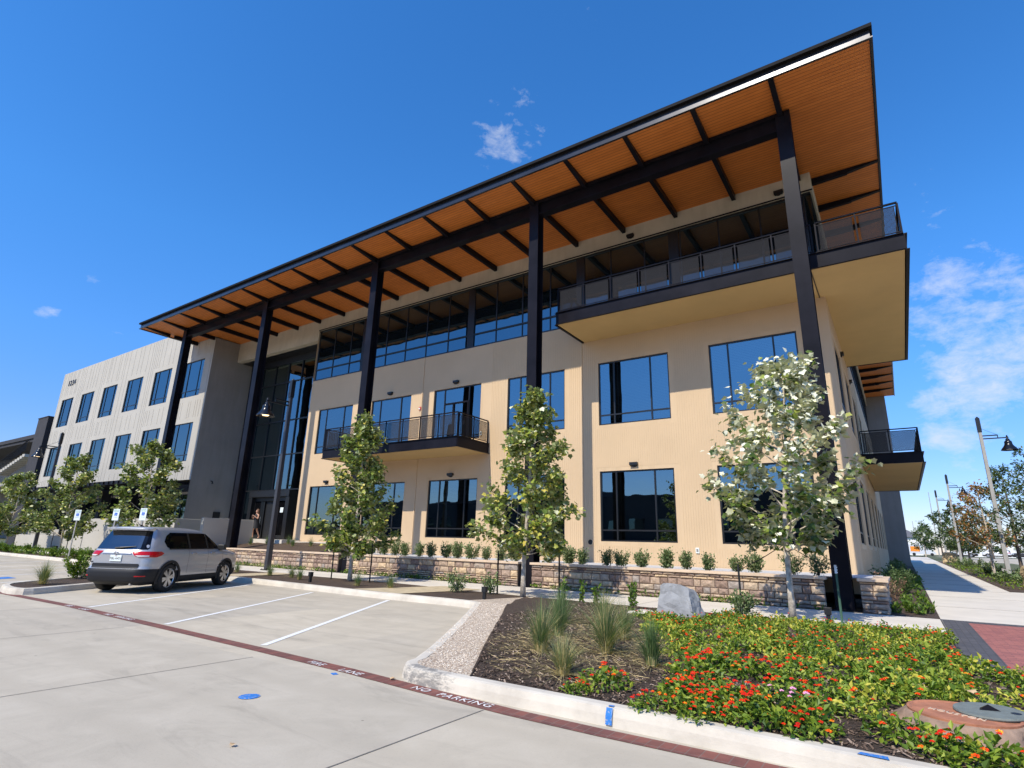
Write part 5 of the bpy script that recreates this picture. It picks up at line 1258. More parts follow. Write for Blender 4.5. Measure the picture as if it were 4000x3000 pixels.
for v in bmx.verts:
    q = v.co.copy(); v.co += Vector((noise.noise(q * 5), noise.noise(q * 5 + Vector((7, 0, 0))), .6 * noise.noise(q * 5 + Vector((0, 9, 0))))) * .035 + Vector((noise.noise(q * 16), noise.noise(q * 16 + Vector((3, 0, 0))), 0)) * .012
me_ = bpy.data.meshes.new('grey_boulder'); bmx.to_mesh(me_); bmx.free(); me_.materials.append(M['rock'])
o = bpy.data.objects.new('grey_boulder', me_); COL.objects.link(o); o.location = (-3.92, 11.95, .10); tag(o, 'big grey boulder standing in the flower bed before the stone wall', 'rock')
boulder('flat_rock', 'small flat pale rock at the left foot of the grey boulder', (-4.6, 11.6, .12), .28, .2, .14, 2, M['kerb'], .7)
boulder('sandstone_block', 'squarish tan sandstone block beside the far walk', (3.85, 76, .62), .65, .5, 1.15, 4, M['rock_tan'], .92)
boulder('sandstone_block', 'large tan sandstone block cut by the right edge', (4.35, 31.2, .2), .55, .6, 1.0, 5, M['rock_tan'], .9)
# path lights
def path_light(x, y, label, h=.3):
    T = thing('path_light', label, 'path light', (x, y, .13), 'small black path lights in the beds')
    mb = MB(); mb.box(-.035, .035, -.035, .035, 0, h * .72); mb.build('post', M['black'], T, world=False)
    mb = MB(); mb.box(-.06, .06, -.055, .055, h * .6, h); mb.box(-.065, .065, -.06, .06, h, h + .012); mb.build('head', M['black'], T, world=False, bevel=.004)
path_light(-8.76, 11.85, 'black path light near the gravel strip, left of the yellowing sycamore'); path_light(-1.40, 13.25, 'black path light between the nearest sycamore and the green stake')
path_light(-15.9, 12.1, 'black path light left of the dense pointed sycamore'); path_light(-38.9, 12.6, 'black path light behind the left parking stalls'); path_light(4.6, 53, 'black path light in the right hand bed')
b = MB(); b.box(-.28, .28, -.12, .12, .25, .52); b.box(-.2, -.17, -.02, .02, 0, .25); b.box(.17, .2, -.02, .02, 0, .25)
o = b.build('utility_box', M['black'], world=False); o.location = (-42.2, 13.6, .13); tag(o, 'black box on legs beside the trunk of the sycamore left of the signs', 'box')
# valve cover on the road
b = MB(); b.lathe((0, 0, 0), [(.001, .008), (.078, .008), (.084, .006), (.090, .003), (.10, .0045)], 24)
o = b.build('valve_cover', M['blue_paint'], world=False); o.location = (-5.46, 3.61, 0); tag(o, 'round utility cover sprayed blue in the concrete road', 'cover')
b = MB(); b.box(-.045, .045, -.03, .03, .001, .006); o = b.build('blue_road_mark', M['blue_paint'], world=False); o.location = (-5.62, 4.76, 0); o.rotation_euler = (0, 0, -.4); tag(o, 'small blue paint mark beside the words on the red band', 'paint mark')
# dead leaf and pebbles on the road
M['deadleaf'] = simple('dead_leaf_tan', (.52, .36, .2), .8, 0, .2, 12)
def dead(x, y, z, s, rz, label):
    mb = MB(); add_leaf(mb, Vector((0, 0, .01)), Vector((1, 0, .15)), Vector((0, 0, 1)), s, MAPLE, 0, .35); add_leaf(mb, Vector((0, 0, 0)), Vector((-1, 0, .3)), Vector((0, 0, 1)), s * .3, LEAF4, 0, .2)
    o = mb.build('fallen_leaf', M['deadleaf'], world=False); o.location = (x, y, z); o.rotation_euler = (0, 0, rz); tag(o, label, 'leaf', 'fallen leaves')
dead(-4.92, 4.95, .005, .07, 1, 'curled dry leaf on the concrete by the kerb corner'); dead(-.05, 7.35, .22, .16, .5, 'tan fallen leaf among the lantana behind the manhole'); dead(.33, 6.62, .36, .09, 2, 'tan fallen leaf lying behind the green lid')
dead(-4.3, 2.75, .003, .05, 2, 'tiny dry leaf on the open road')

# manhole
T = thing('manhole', 'rusty round manhole ring on a rough concrete collar among the lantana', 'manhole', (.22, 6.22, .105))
mb = MB(); n = 40; prof = [(.68, -.04), (.62, .03), (.54, .07), (.47, .10), (.425, .15), (.405, .165), (.375, .17)]
for r_k, z in prof:
    for j in range(n):
        a = 2 * pi * j / n; q = r_k * (1 + (.22 * noise.noise(Vector((cos(a) * 2, sin(a) * 2, z * 6))) if z < .14 else 0)); mb.v.append((cos(a) * q * .95, sin(a) * q * .95, z))
for i in range(len(prof) - 1):
    for j in range(n): mb.f.append([i * n + j, i * n + (j + 1) % n, (i + 1) * n + (j + 1) % n, (i + 1) * n + j]); mb.m.append(0); mb.t.append(0)
mb.build('collar', M['riser'], T, smooth=True, world=False)
mb = MB(); mb.lathe((0, 0, 0), [(.375, .16), (.375, .182), (.355, .185), (.34, .174), (.001, .174)], 40); mb.build('cast_cover', M['rust'], T, world=False)
text('lettering', 'HOUSTON', .075, M['concrete_cap'], T, basis((cos(-.42), sin(-.42), 0), (-sin(-.42), cos(-.42), 0), (0, 0, 1), (-.235, -.02, .176)), .004, world=False, space=1.1)
T = thing('green_lid', 'grey-green round lid lying askew on the rusty manhole', 'lid', (.40, 6.33, .288))
mb = MB(); mb.lathe((0, 0, 0), [(.001, 0), (.235, 0), (.24, .01), (.235, .022), (.001, .022)], 36); mb.build('disc', M['green_lid'], T, world=False)
mb = MB(); mb.add([(-.07, -.02, .022), (.07, -.02, .022), (.05, .05, .022), (-.05, .05, .022), (0, .015, .06)], [(0, 1, 4), (1, 2, 4), (2, 3, 4), (3, 0, 4)]); mb.build('lifting_eye', M['steel'], T, world=False)
mb = MB(); mb.lathe((.155, -.05, 0), [(.001, .0235), (.035, .0235)], 16); mb.build('pick_hole', M['black'], T, world=False)
T.rotation_euler = (.02, -.03, .2)

# ---- lamp posts
def lamp(label, loc, rz, mt='steel', h=8.4, lit=False):
    T = thing('street_lamp', label, 'street lamp', loc, 'lamp posts with bell shades')
    mb = MB(); r0, r1 = .105, .075; zt = h - .82
    mb.add([(-r0, -r0, 0), (r0, -r0, 0), (r0, r0, 0), (-r0, r0, 0), (-r1, -r1, zt), (r1, -r1, zt), (r1, r1, zt), (-r1, r1, zt)], [(0, 1, 5, 4), (1, 2, 6, 5), (2, 3, 7, 6), (3, 0, 4, 7), (4, 5, 6, 7)])
    mb.build('pole', M[mt], T, world=False, bevel=.02)
    mb = MB(); mb.box(-.095, .095, -.095, .095, zt, h); mb.lathe((0, 0, h), [(.07, 0), (.06, .05), (.001, .10)], 10); mb.build('finial', M['steel2'], T, world=False)
    mb = MB(); mb.box(-.03, .03, -.75, -.05, zt - .25, zt - .19); mb.box(-.03, .03, -1.18, -.05, zt - .42, zt - .36); mb.box(-.02, .02, -.75, -.71, zt - .42, zt - .19); mb.path([(0, -.72, zt - .2), (0, -.09, zt + .2)], [.008, .008], 5); mb.path([(0, -1.12, zt - .35), (0, -1.12, zt - .26)], [.05, .03], 8)
    mb.build('arm', M['steel2'], T, world=False)
    mb = MB(); c = (0, -1.12, zt - 1.10); mb.lathe(c, [(.385, 0), (.375, .02), (.33, .10), (.25, .20), (.19, .30), (.17, .38), (.175, .44), (.15, .50), (.10, .54), (.09, .62), (.04, .66), (.035, .74)], 26)
    mb.lathe(c, [(.38, .0), (.31, .10), (.23, .20), (.16, .30), (.001, .31)], 26); sh_ = mb.build('lamp_shade', M['lampblack'], T, smooth=True, world=False)
    mb = MB(); mb.lathe(c, [(.001, .02), (.13, .03), (.17, .10), (.12, .2), (.001, .24)], 16); mb.build('bulb', M['bulb'] if lit else M['clear_lens'], sh_, smooth=True, world=False)
    mb = MB(); mb.box(-.2, .2, -.2, .2, 0, .03); [mb.path([(x, y, .03), (x, y, .08)], [.015, .015], 6) for x in (-.15, .15) for y in (-.15, .15)]; mb.build('base_plate', M['steel'], T, world=False)
    T.rotation_euler = (0, 0, rz); return T
M['pole_dark'] = simple('bronze_pole', (.05, .048, .052), .4, .2, .1, 4)
M['lampblack'] = simple('glossy_black_shade', (.008, .008, .009), .22, 0, .1, 5)
lamp('black lamp post with a lit bell lamp in front of the glazed entrance', (-22.6, 14.95, .13), 0, 'pole_dark', lit=True)
lamp('dark lamp post with a bell lamp before the off-white wing', (-51.05, 15.28, .13), 0, 'pole_dark', lit=True)
lamp('nearest grey lamp post on the right, with a black bell lamp', (4.5, 41.0, .36), pi / 2, 'post_concrete', 8.75)
lamp('second grey lamp post on the right, farther along the walk', (4.36, 69.3, .59), pi / 2, 'post_concrete')
lamp('third and farthest grey lamp post on the right', (4.2, 88.0, .75), pi / 2, 'post_concrete')
b = MB(); b.path([(11.9, 300, 1), (11.9, 300, 27)], [.25, .12], 6); tag(b.build('radio_mast', M['post_concrete']), 'thin radio mast far beyond the trees on the right', 'mast')
b = MB(); b.path([(4.6, 300, 1), (4.6, 300, 15)], [.2, .1], 6); tag(b.build('distant_pole', M['post_concrete']), 'very thin far pole above the white house', 'pole')

# ---- parking signs
def sign(label, x, y, rz, h=2.35, lit=0):
    T = thing('parking_sign', label, 'sign', (x, y, .13), 'reserved parking signs')
    mb = MB(); mb.box(-.025, .025, -.02, .02, 0, h - .1); mb.build('post', M['post_concrete'], T, world=False)
    mb = MB(); mb.box(-.16, .16, -.035, -.025, h - .42, h + .12); fo = mb.build('sign_panel', M['signface'], T, world=False, bevel=.01)
    def tx(bd, s, z, mt, al='CENTER'): text('lettering', bd, s, M[mt], fo, basis((1, 0, 0), (0, 0, 1), (0, -1, 0), (0, -.0365, z)), .0008, al, world=False)
    tx('RESERVED', .06, h + .04, 'signgreen'); tx('PARKING', .06, h - .025, 'signgreen')
    mb = MB(); mb.box(-.07, .07, -.0385, -.0355, h - .20, h - .06); sy = mb.build('symbol_plate', M['signblue'], fo, world=False)
    mb = MB(); mb.path([(-.01, -.041, h - .08), (-.01, -.041, h - .125), (.03, -.041, h - .13), (.04, -.041, h - .17)], [.007] * 4, 5)
    ring = [(.0 + .035 * cos(a), -.041, h - .15 + .035 * sin(a)) for a in [2.3 + i * .45 for i in range(10)]]; mb.path(ring, [.005] * 10, 4); mb.build('symbol', M['signface'], fo, world=False)
    tx('VAN ACCESSIBLE', .028, h - .28, 'signgreen')
    T.rotation_euler = (0, 0, rz)
sign('leftmost reserved parking sign with a blue wheelchair symbol', -35.85, 12.25, .6); sign('middle reserved parking sign with a blue wheelchair symbol', -31.3, 12.25, .55); sign('reserved parking sign directly above the roof of the silver car', -28.5, 12.25, .5)

# ---- SUV
def suv(label, loc, rz, paint, scale=1.0, plate=True):
    T = thing('parked_car', label, 'car', loc)
    LV = [(.22, -2.12, 2.10, .80, 5), (.30, -2.26, 2.27, .885, 6), (.42, -2.305, 2.305, .915, 6), (.55, -2.31, 2.31, .922, 6), (.61, -2.28, 2.31, .92, 6), (.64, -2.225, 2.305, .918, 6.5), (.76, -2.215, 2.29, .925, 6.5),
          (.88, -2.215, 2.25, .928, 6), (.95, -2.225, 2.19, .925, 6), (1.00, -2.215, 2.06, .918, 5.5), (1.04, -2.19, 1.80, .905, 5.5), (1.08, -2.165, 1.48, .885, 5.5), (1.12, -2.14, 1.28, .865, 5.5), (1.20, -2.085, 1.13, .838, 6),
          (1.32, -2.01, .93, .80, 6), (1.45, -1.93, .70, .755, 6), (1.55, -1.87, .50, .715, 6), (1.60, -1.90, .36, .69, 5.5), (1.635, -1.90, .20, .65, 5), (1.66, -1.80, .0, .58, 4.5), (1.68, -1.5, -.25, .42, 3.5), (1.685, -1.0, -.5, .15, 3)]
    NP = 112
    def lev(z):
        for a, c in zip(LV[:-1], LV[1:]):
            if z <= c[0]: u = (z - a[0]) / (c[0] - a[0]); return [a[i] + (c[i] - a[i]) * u for i in range(1, 5)]
        return list(LV[-1][1:])
    def side(x, z, off=.006):
        xr, xf, w, n = lev(z); t_ = (x - (xr + xf) / 2) / ((xf - xr) / 2); t_ = max(-1, min(1, t_)); return w * (1 - abs(t_) ** n) ** (1 / n) + off
    def rear(y, z, off=.006):
        xr, xf, w, n = lev(z); c = (xr + xf) / 2; l = (xf - xr) / 2; t_ = max(-1, min(1, y / w)); return c - l * (1 - abs(t_) ** n) ** (1 / n) - off
    def front(y, z, off=.006):
        xr, xf, w, n = lev(z); c = (xr + xf) / 2; l = (xf - xr) / 2; t_ = max(-1, min(1, y / w)); return c + l * (1 - abs(t_) ** n) ** (1 / n) + off
    vs = []
    zsub = []
    for a, c in zip(LV[:-1], LV[1:]):
        k = 3 if c[0] - a[0] > .07 else 2 if c[0] - a[0] > .045 else 1
        for i in range(k): zsub.append(a[0] + (c[0] - a[0]) * i / k)
    zsub.append(LV[-1][0])
    for z in zsub:
        xr, xf, w, n = lev(z)
        for j in range(NP):
            a = 2 * pi * j / NP; ca, sa = cos(a), sin(a); e = 2 / n
            vs.append(((xr + xf) / 2 + (xf - xr) / 2 * math.copysign(abs(ca) ** e, ca), w * math.copysign(abs(sa) ** e, sa), z))
    body = MB(); bump_ = MB(); body.v = list(vs); bump_.v = list(vs)
    wheels = [(-1.345), (1.345)]; WR = .405
    for i in range(len(zsub) - 1):
        for j in range(NP):
            f = [i * NP + j, i * NP + (j + 1) % NP, (i + 1) * NP + (j + 1) % NP, (i + 1) * NP + j]
            c = Vector((0, 0, 0))
            for q in f: c += Vector(vs[q])
            c /= 4
            if abs(c.y) > .62 and any((c.x - wx_) ** 2 + (c.z - .36) ** 2 < WR ** 2 for wx_ in wheels): continue
            blk = c.z < .36 or (c.x < -1.72 and c.z < .61) or (c.x > 1.8 and c.z < .5) or (c.x < -1.5 and c.z < .61 - (c.x + 1.72) * 1.2 and abs(c.y) > .8 and c.z < .5)
            (bump_ if blk else body).f.append(f); (bump_ if blk else body).m.append(0); (bump_ if blk else body).t.append(0)
    top = [(len(zsub) - 1) * NP + j for j in range(NP)]; body.f.append(top); body.m.append(0); body.t.append(0)
    bump_.f.append([j for j in reversed(range(NP))]); bump_.m.append(0); bump_.t.append(0)
    body.build('body', M[paint], T, smooth=True, world=False); bump_.build('bumper_cladding', M['cladding'], T, smooth=True, world=False)
    mb = MB(); mb.box(-2.0, 2.0, -.62, .62, .2, .95); mb.build('underbody', M['black'], T, world=False)
    def patch(mb, poly, fn, n=10, mi=0):
        """poly in 2D (a,z) as left/right chains: list of (z, a0, a1)"""
        rows = []
        for (z, a0, a1) in poly: rows.append([fn(a0 + (a1 - a0) * i / n, z) for i in range(n + 1)])
        for r0, r1 in zip(rows[:-1], rows[1:]):
            for i in range(n): mb.add([r0[i], r0[i + 1], r1[i + 1], r1[i]], [(0, 1, 2, 3)], mi)
    def dens(poly, k=4):
        o = []
        for a, c in zip(poly[:-1], poly[1:]):
            for i in range(k): u = i / k; o.append(tuple(a[q] + (c[q] - a[q]) * u for q in range(3)))
        o.append(poly[-1]); return o
    # rear window + black surround
    mb = MB(); patch(mb, dens([(1.09, -.70, .70), (1.13, -.72, .72), (1.5, -.60, .60), (1.575, -.57, .57)]), lambda a, z: (rear(a, z, .008), a, z), 16)
    rw = mb.build('rear_window', M['glass_car'], T, smooth=True, world=False)
    mb = MB(); mb.path([(rear(.12, 1.12, .03), .12, 1.12), (rear(-.02, 1.13, .04), -.02, 1.13), (rear(-.42, 1.17, .03), -.42, 1.17)], [.018, .02, .008], 6); mb.build('wiper', M['black'], rw, world=False)
    mb = MB(); patch(mb, [(1.60, -.60, .60), (1.61, -.62, .62)], lambda a, z: (-2.03 + .08 * (a / .62) ** 2, a, z), 12)
    mb.add([(-2.02, -.58, 1.575), (-2.02, .58, 1.575), (-1.75, .64, 1.655), (-1.75, -.64, 1.655), (-1.8, -.60, 1.56), (-1.8, .60, 1.56), (-2.03, -.57, 1.60), (-2.03, .57, 1.60)], [(0, 1, 5, 4), (6, 7, 1, 0), (6, 3, 2, 7), (0, 4, 3, 6), (1, 7, 2, 5)])
    mb.build('spoiler', M[paint], T, world=False)
    # side glass
    for s in (1, -1):
        def sd2(a, z): return (a, s * side(a, z, .008), z)
        mb = MB(); patch(mb, dens([(1.12, -1.42, 1.02), (1.16, -1.52, 1.0), (1.30, -1.60, .83), (1.45, -1.50, .62), (1.535, -1.34, .44)]), sd2, 24)
        sg = mb.build('side_window', M['glass_car'], T, smooth=True, world=False)
        mb = MB()
        for x0, x1 in ((-.60, -.52), (.26, .34)): patch(mb, dens([(1.12, x0, x1), (1.535, x0 - .03, x1 - .03)]), lambda a, z: (a, s * side(a, z, .013), z), 2)
        patch(mb, dens([(1.095, -1.45, 1.05), (1.122, -1.45, 1.05)], 2), lambda a, z: (a, s * side(a, z, .013), z), 24)
        mb.build('pillar', M['black'], sg, world=False)
        # tail light wrap
        mb = MB(); patch(mb, dens([(.905, .62, .80), (.93, .50, .84), (1.0, .42, .86), (1.045, .40, .86)], 3), lambda a, z: (rear(a, z, .012), s * a, z), 10)
        patch(mb, dens([(.90, -2.17, -1.90), (.95, -2.19, -1.74), (1.0, -2.2, -1.66), (1.045, -2.18, -1.74)], 3), lambda a, z: (a, s * side(a, z, .012), z), 10)
        tl = mb.build('tail_light', M['red_lens'], T, smooth=True, world=False)
        mb = MB(); patch(mb, dens([(.915, .58, .78), (.95, .50, .80)], 2), lambda a, z: (rear(a, z, .018), s * a, z), 8); mb.build('reverse_light', M['clear_lens'], tl, world=False)
        mb = MB(); patch(mb, [(.425, .62, .80), (.45, .62, .80)], lambda a, z: (rear(a, z, .012), s * a, z), 6); mb.build('reflector', M['red_lens'], T, world=False)
        # headlight
        mb = MB(); patch(mb, dens([(.80, .55, .86), (.90, .50, .86)], 2), lambda a, z: (front(a, z, .01), s * a, z), 8); mb.build('headlight', M['clear_lens'], T, smooth=True, world=False)
        # cladding : sill and wheel arches
        mb = MB(); patch(mb, dens([(.24, -.92, .92), (.34, -.92, .92), (.40, -.90, .90)], 2), lambda a, z: (a, s * side(a, z, .014), z), 20)
        for wx_ in wheels:
            pr = []
            for i in range(25):
                a = -.32 + (pi + .64) * i / 24; ci, si = cos(a), sin(a)
                xi, zi = wx_ + .385 * ci, .36 + .385 * si; xo, zo = wx_ + .465 * ci, .36 + .455 * si
                zi_ = max(.2, zi); zo_ = max(.2, zo)
                yo = s * (side(xo, max(zo_, .3), .016)); pr.append(((xi, s * (abs(side(xi, max(zi_, .3), .02))), zi_), (xo, yo, zo_), (xi, s * .66, zi_)))
            for p0, p1 in zip(pr[:-1], pr[1:]):
                mb.add([p0[0], p0[1], p1[1], p1[0]], [(0, 1, 2, 3)]); mb.add([p0[0], p1[0], p1[2], p0[2]], [(0, 1, 2, 3)])
            # well
        mb.build('side_cladding', M['cladding'], T, world=False)
        # door seams & handles
        mb = MB()
        for x0, z0_, z1_ in ((.30, .42, 1.10), (-.62, .45, 1.10), (1.08, .46, 1.05)):
            patch(mb, dens([(z0_, x0 - .004, x0 + .004), (z1_, x0 - .004, x0 + .004)], 8), lambda a, z: (a, s * side(a, z, .003), z), 1)
        mb.build('door_seam', M['black'], T, world=False)
        for x0 in (-.42, .50):
            mb = MB(); yy_ = side(x0, .98, 0); mb.path([(x0 - .11, s * (yy_ + .01), .985), (x0 - .08, s * (yy_ + .04), .985), (x0 + .08, s * (yy_ + .04), .985), (x0 + .11, s * (yy_ + .01), .985)], [.014] * 4, 6); mb.build('door_handle', M['chrome'], T, smooth=True, world=False)
        mb = MB(); y0_ = side(.95, 1.12, 0); mb.obox((.93, s * (y0_ + .14), 1.15), (1, 0, 0), (0, 1, 0), (0, 0, 1), .075, .11, .08); mb.obox((.95, s * (y0_ + .02), 1.10), (1, 0, 0), (0, 1, 0), (0, 0, 1), .03, .05, .025); mb.build('mirror', M['black'], T, world=False, bevel=.03)
        # wheels
        for wx_ in wheels:
            mb = MB(); k = 30; yc = s * .80
            prof2 = [(.235, -.11), (.335, -.115), (.358, -.09), (.362, -.04), (.362, .05), (.355, .095), (.335, .115), (.25, .12), (.24, .10)]
            for r_k, o_ in prof2:
                for j in range(k): a = 2 * pi * j / k; mb.v.append((wx_ + r_k * cos(a), yc + s * o_, .362 + r_k * sin(a)))
            for i in range(len(prof2) - 1):
                for j in range(k): mb.f.append([i * k + j, i * k + (j + 1) % k, (i + 1) * k + (j + 1) % k, (i + 1) * k + j]); mb.m.append(0); mb.t.append(0)
            wh_ = mb.build('wheel', M['rubber'], T, smooth=True, world=False)
            mb = MB(); yo = yc + s * .095
            for j in range(k):
                a0, a1 = 2 * pi * j / k, 2 * pi * (j + 1) / k
                mb.add([(wx_ + .225 * cos(a0), yo, .362 + .225 * sin(a0)), (wx_ + .225 * cos(a1), yo, .362 + .225 * sin(a1)), (wx_ + .25 * cos(a1), yo + s * .02, .362 + .25 * sin(a1)), (wx_ + .25 * cos(a0), yo + s * .02, .362 + .25 * sin(a0))], [(0, 1, 2, 3)])
            for q in range(6):
                a = q * pi / 3 + .2; ca, sa = cos(a), sin(a)
                for dd_ in (-.16, .16):
                    e = a + dd_; pr = [(.03, -.02), (.03, .02), (.226, .028), (.226, -.028)]
                    mb.add([(wx_ + r_k * cos(e) - t_ * sin(e), yo + s * (.012 if r_k < .1 else .004), .362 + r_k * sin(e) + t_ * cos(e)) for r_k, t_ in pr], [(0, 1, 2, 3)])
            mb.add([(wx_ + .06 * cos(2 * pi * j / 14), yo + s * .018, .362 + .06 * sin(2 * pi * j / 14)) for j in range(14)], [tuple(range(14))])
            mb.build('rim', M['silver_wheel'], wh_, world=False)
            mb = MB(); mb.add([(wx_ + .24 * cos(2 * pi * j / 20), yo - s * .05, .362 + .24 * sin(2 * pi * j / 20)) for j in range(20)], [tuple(range(20))]); mb.build('brake_disc', M['black'], wh_, world=False)
    # tailgate details
    mb = MB(); patch(mb, dens([(.625, -.62, .62), (.70, -.64, .64), (.74, -.62, .62)], 2), lambda a, z: (rear(a, z, .010), a, z), 16); mb.build('bumper_recess', M['cladding'], T, world=False)
    mb = MB(); patch(mb, dens([(.985, -.40, .40), (1.045, -.36, .36)], 2), lambda a, z: (rear(a, z, .030), a, z), 12); patch(mb, [(.985, -.40, .40), (.9851, -.40, .40)], lambda a, z: (rear(a, z, .030), a, z), 12)
    mb.add([(rear(-.40, .985, .030), -.40, .985), (rear(.40, .985, .030), .40, .985), (rear(.40, .985, 0), .40, .975), (rear(-.40, .985, 0), -.40, .975)], [(0, 1, 2, 3)])
    mb.build('tailgate_bar', M[paint], T, world=False)
    mb = MB(); em = [(rear(0, 1.0, .036), .055 * cos(a), 1.0 + .037 * sin(a)) for a in [i * 2 * pi / 16 for i in range(17)]]; mb.path(em, [.006] * 17, 5, cap=False)
    mb.path([(em[0][0], .028 * cos(a), 1.0 + .030 * sin(a)) for a in [i * 2 * pi / 12 for i in range(13)]], [.005] * 13, 5, cap=False); mb.build('emblem', M['chrome'], T, world=False)
    if plate:
        xr_ = rear(0, .86, .012); mb = MB(); mb.box(xr_ - .012, xr_, -.155, .155, .79, .945); pl = mb.build('license_plate', M['signface'], T, world=False, bevel=.004)
        text('lettering', 'TBL-6451', .082, M['steel2'], pl, basis((0, -1, 0), (0, 0, 1), (-1, 0, 0), (xr_ - .0135, 0, .835)), .0006, 'CENTER', world=False)
        text('lettering', 'TEXAS', .022, M['red_lens'], pl, basis((0, -1, 0), (0, 0, 1), (-1, 0, 0), (xr_ - .0135, 0, .915)), .0006, 'CENTER', world=False)
        mb = MB(); mb.box(rear(.66, .74, .012), rear(.66, .74, .0), .58, .72, .755, .78); mb.build('badge', M['steel2'], T, world=False)
    mb = MB(); mb.path([(-2.2, -.55, .24), (-2.28, -.55, .24)], [.03, .03], 10); mb.build('exhaust', M['chrome'], T, world=False)
    mb = MB(); mb.add([(-1.55, -.02, 1.675), (-1.55, .02, 1.675), (-1.40, .02, 1.68), (-1.40, -.02, 1.68), (-1.56, 0, 1.73)], [(0, 1, 4), (1, 2, 4), (2, 3, 4), (3, 0, 4)]); mb.build('antenna_fin', M['black'], T, world=False)
    mb = MB(); patch(mb, dens([(1.14, -.66, .66), (1.55, -.58, .58)], 6), lambda a, z: (front(a, z, .008), a, z), 12); mb.build('windshield', M['glass_car'], T, smooth=True, world=False)
    T.rotation_euler = (0, 0, rz); T.scale = (scale,) * 3
    return T
M['cladding'] = simple('dark_cladding', (.016, .017, .020), .6, 0, .08, 10, spec=.3)
hd = Vector((-1.46, 2.52, 0)).normalized(); rgt = Vector((hd.y, -hd.x, 0))
c0 = Vector((-16.60, 8.00, 0)) + hd * 1.345 - rgt * .85
suv('silver compact SUV parked in the last stall, seen from its right rear', (c0.x, c0.y, 0), atan2(hd.y, hd.x), 'silver')
for x, y, rz, pt, lb in ((11.5, 172, 2.9, 'whitecar', 'distant white car parked beyond the right hand trees, left one'), (17, 168, 3.0, 'whitecar', 'distant white car parked beyond the right hand trees, right one'), (23, 176, 3.1, 'darkcar', 'distant dark car at the right edge')):
    suv(lb, (x, y, gz(x, y) + .1), rz, pt, 1.1, False)
# delivery van and white house far right
T = thing('delivery_van', 'tiny white van with an orange patch parked at the end of the walk', 'van', (4.4, 205, 1.0))
b = MB(); b.box(-3.2, 2.2, -1, 1, .5, 3.0); b.add([(2.2, -1, .5), (3.2, -1, .5), (3.2, 1, .5), (2.2, 1, .5), (2.2, -1, 2.6), (2.6, -1, 1.6), (2.6, 1, 1.6), (2.2, 1, 2.6)], [(0, 1, 5, 4), (1, 2, 6, 5), (2, 3, 7, 6), (4, 5, 6, 7)]); b.build('body', M['whitecar'], T, world=False)
b = MB(); b.box(-2.8, -.6, -1.02, -1.0, 1.2, 2.6); b.build('side_panel', M['orange'], T, world=False)
for x in (-2.1, 2.1): b = MB(); b.path([(x, -1.02, .45), (x, -.7, .45)], [.42, .42], 14); b.build('wheel', M['rubber'], T, world=False)
T = thing('distant_house', 'white house with a grey roof at the end of the walk', 'house', (1.5, 250, 1.0))
b = MB(); b.box(-9, 4, 0, 10, 0, 6.2); b.build('wall', M['door_white'], T, world=False)
b = MB(); b.add([(-9.6, -.8, 6.2), (4.6, -.8, 6.2), (4.6, 10.8, 6.2), (-9.6, 10.8, 6.2), (-5, 5, 9), (0, 5, 9)], [(0, 1, 5, 4), (1, 2, 5), (2, 3, 4, 5), (3, 0, 4), (0, 3, 2, 1)]); b.build('roof', M['roof_grey'], T, world=False)
for x in (-6, -2.5, .6, 2.4): b = MB(); b.box(x - .5, x + .5, -.03, 0, 1.5, 3.6); b.build('window', M['glass_dark'], T, world=False)
T = thing('distant_building', 'long low white building beyond the far road on the right', 'building', (50, 260, 1.0))
b = MB(); b.box(-30, 60, 0, 20, 0, 5.5); b.build('wall', M['door_white'], T, world=False); b = MB(); b.box(-30.5, 60.5, -.5, 20.5, 5.5, 6.2); b.build('roof', M['roof_grey'], T, world=False)

# ---- person at the entrance
def skin_obj(name, joints, edges, mtl, parent, root=0, sub=2):
    me = bpy.data.meshes.new(name); me.from_pydata([j[0] for j in joints], edges, []); me.materials.append(mtl)
    o = bpy.data.objects.new(name, me); COL.objects.link(o); LOC[o.name] = Vector((0, 0, 0))
    o.modifiers.new('skin', 'SKIN'); sv = me.skin_vertices
    if not sv: 
        return o
    for i, j in enumerate(joints): r_k = j[1]; sv[0].data[i].radius = (r_k, r_k) if isinstance(r_k, float) else r_k; sv[0].data[i].use_root = (i == root)
    sm = o.modifiers.new('sub', 'SUBSURF'); sm.levels = sub; sm.render_levels = sub
    dg = bpy.context.evaluated_depsgraph_get(); m2 = bpy.data.meshes.new_from_object(o.evaluated_get(dg)); m2.name = name
    for p in m2.polygons: p.use_smooth = True
    o.modifiers.clear(); o.data = m2
    if not m2.materials: m2.materials.append(mtl)
    o.parent = parent; return o
T = thing('person', 'person in a short black dress walking out of the glass doors, holding a phone up', 'person', (-31.9, 19.95, 1.35))
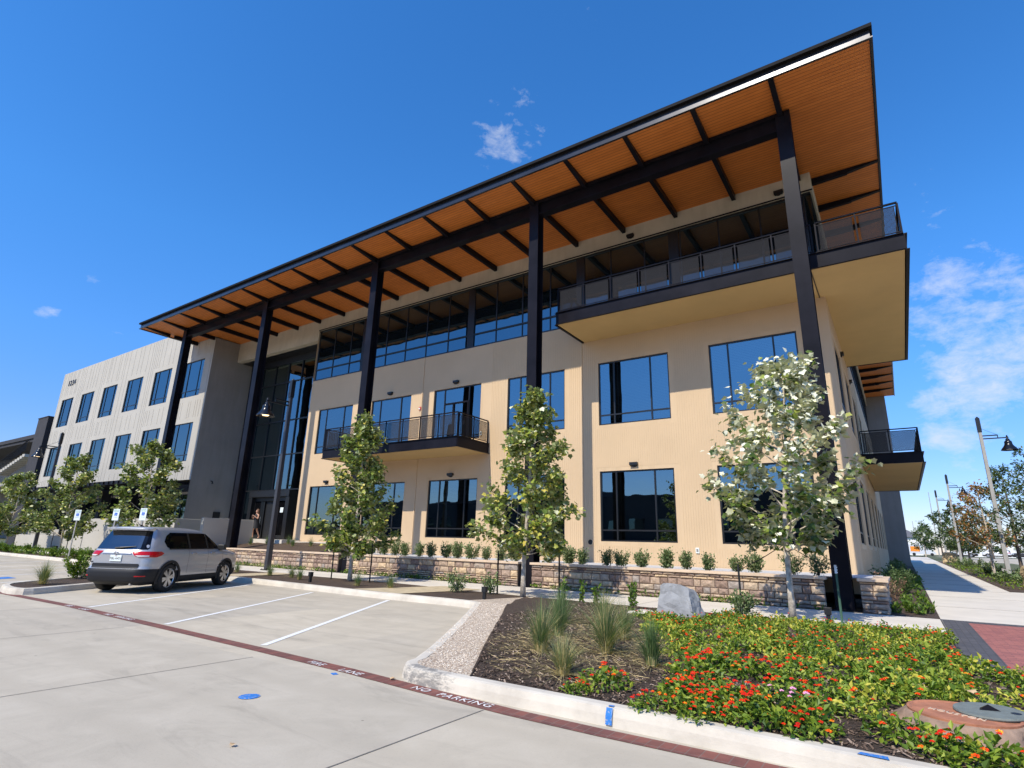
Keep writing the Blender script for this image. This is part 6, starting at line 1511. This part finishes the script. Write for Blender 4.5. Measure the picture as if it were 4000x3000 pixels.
J = [((0, 0, .90), .115), ((0, 0, 1.10), .10), ((0, -.01, 1.28), .12), ((0, 0, 1.40), .075), ((0, -.01, 1.47), .045), ((0, -.03, 1.57), (.075, .09)), ((0, -.03, 1.66), (.065, .075)),
     ((-.09, 0, .86), .088), ((-.10, -.10, .50), .055), ((-.10, -.04, .10), .034), ((-.10, -.16, .04), .026),
     ((.09, 0, .86), .088), ((.10, .06, .50), .055), ((.11, .24, .14), .034), ((.11, .16, .05), .026),
     ((-.15, 0, 1.38), .05), ((-.24, -.06, 1.14), .036), ((-.10, -.24, 1.26), .024), ((.15, 0, 1.38), .05), ((.24, -.08, 1.15), .036), ((.09, -.26, 1.33), .024)]
Ed = [(0, 1), (1, 2), (2, 3), (3, 4), (4, 5), (5, 6), (0, 7), (7, 8), (8, 9), (9, 10), (0, 11), (11, 12), (12, 13), (13, 14), (3, 15), (15, 16), (16, 17), (3, 18), (18, 19), (19, 20)]
for hx, base, sgn in ((-.10, 17, 1), (.09, 20, -1)):
    hb = Vector(J[base][0])
    for q in range(5):
        a = hb + Vector((sgn * (.012 + .010 * (q if q < 4 else -1)), -.03, .03 - .016 * q if q < 4 else .02)); e = a + Vector((sgn * .03, -.03 if q < 4 else -.01, .03 - .01 * q))
        J.append((tuple(a), .008)); J.append((tuple(e), .006)); Ed.append((base, len(J) - 2)); Ed.append((len(J) - 2, len(J) - 1))
skin_obj('body', J, Ed, M['skin'], T)
mb = MB(); mb.lathe((0, 0, 0), [(.25, .60), (.22, .72), (.19, .90), (.145, 1.08), (.16, 1.25), (.165, 1.33), (.09, 1.43)], 20); mb.build('dress', M['dress'], T, smooth=True, world=False)
mb = MB(); mb.lathe((0, .015, 0), [(.10, 1.38), (.115, 1.50), (.112, 1.62), (.08, 1.72), (.001, 1.745)], 16)
mb.v = [(x, max(y, -.035) if z < 1.68 else y, z) for x, y, z in mb.v]; mb.build('hair', M['hair'], T, smooth=True, world=False)
mb = MB(); mb.box(-.035, .035, -.31, -.30, 1.27, 1.41); o = mb.build('phone', M['black'], world=False); o.location = (-31.9, 19.95, 1.35); tag(o, 'small dark phone held up by the person at the doors', 'phone')
T.rotation_euler = (0, 0, 0)
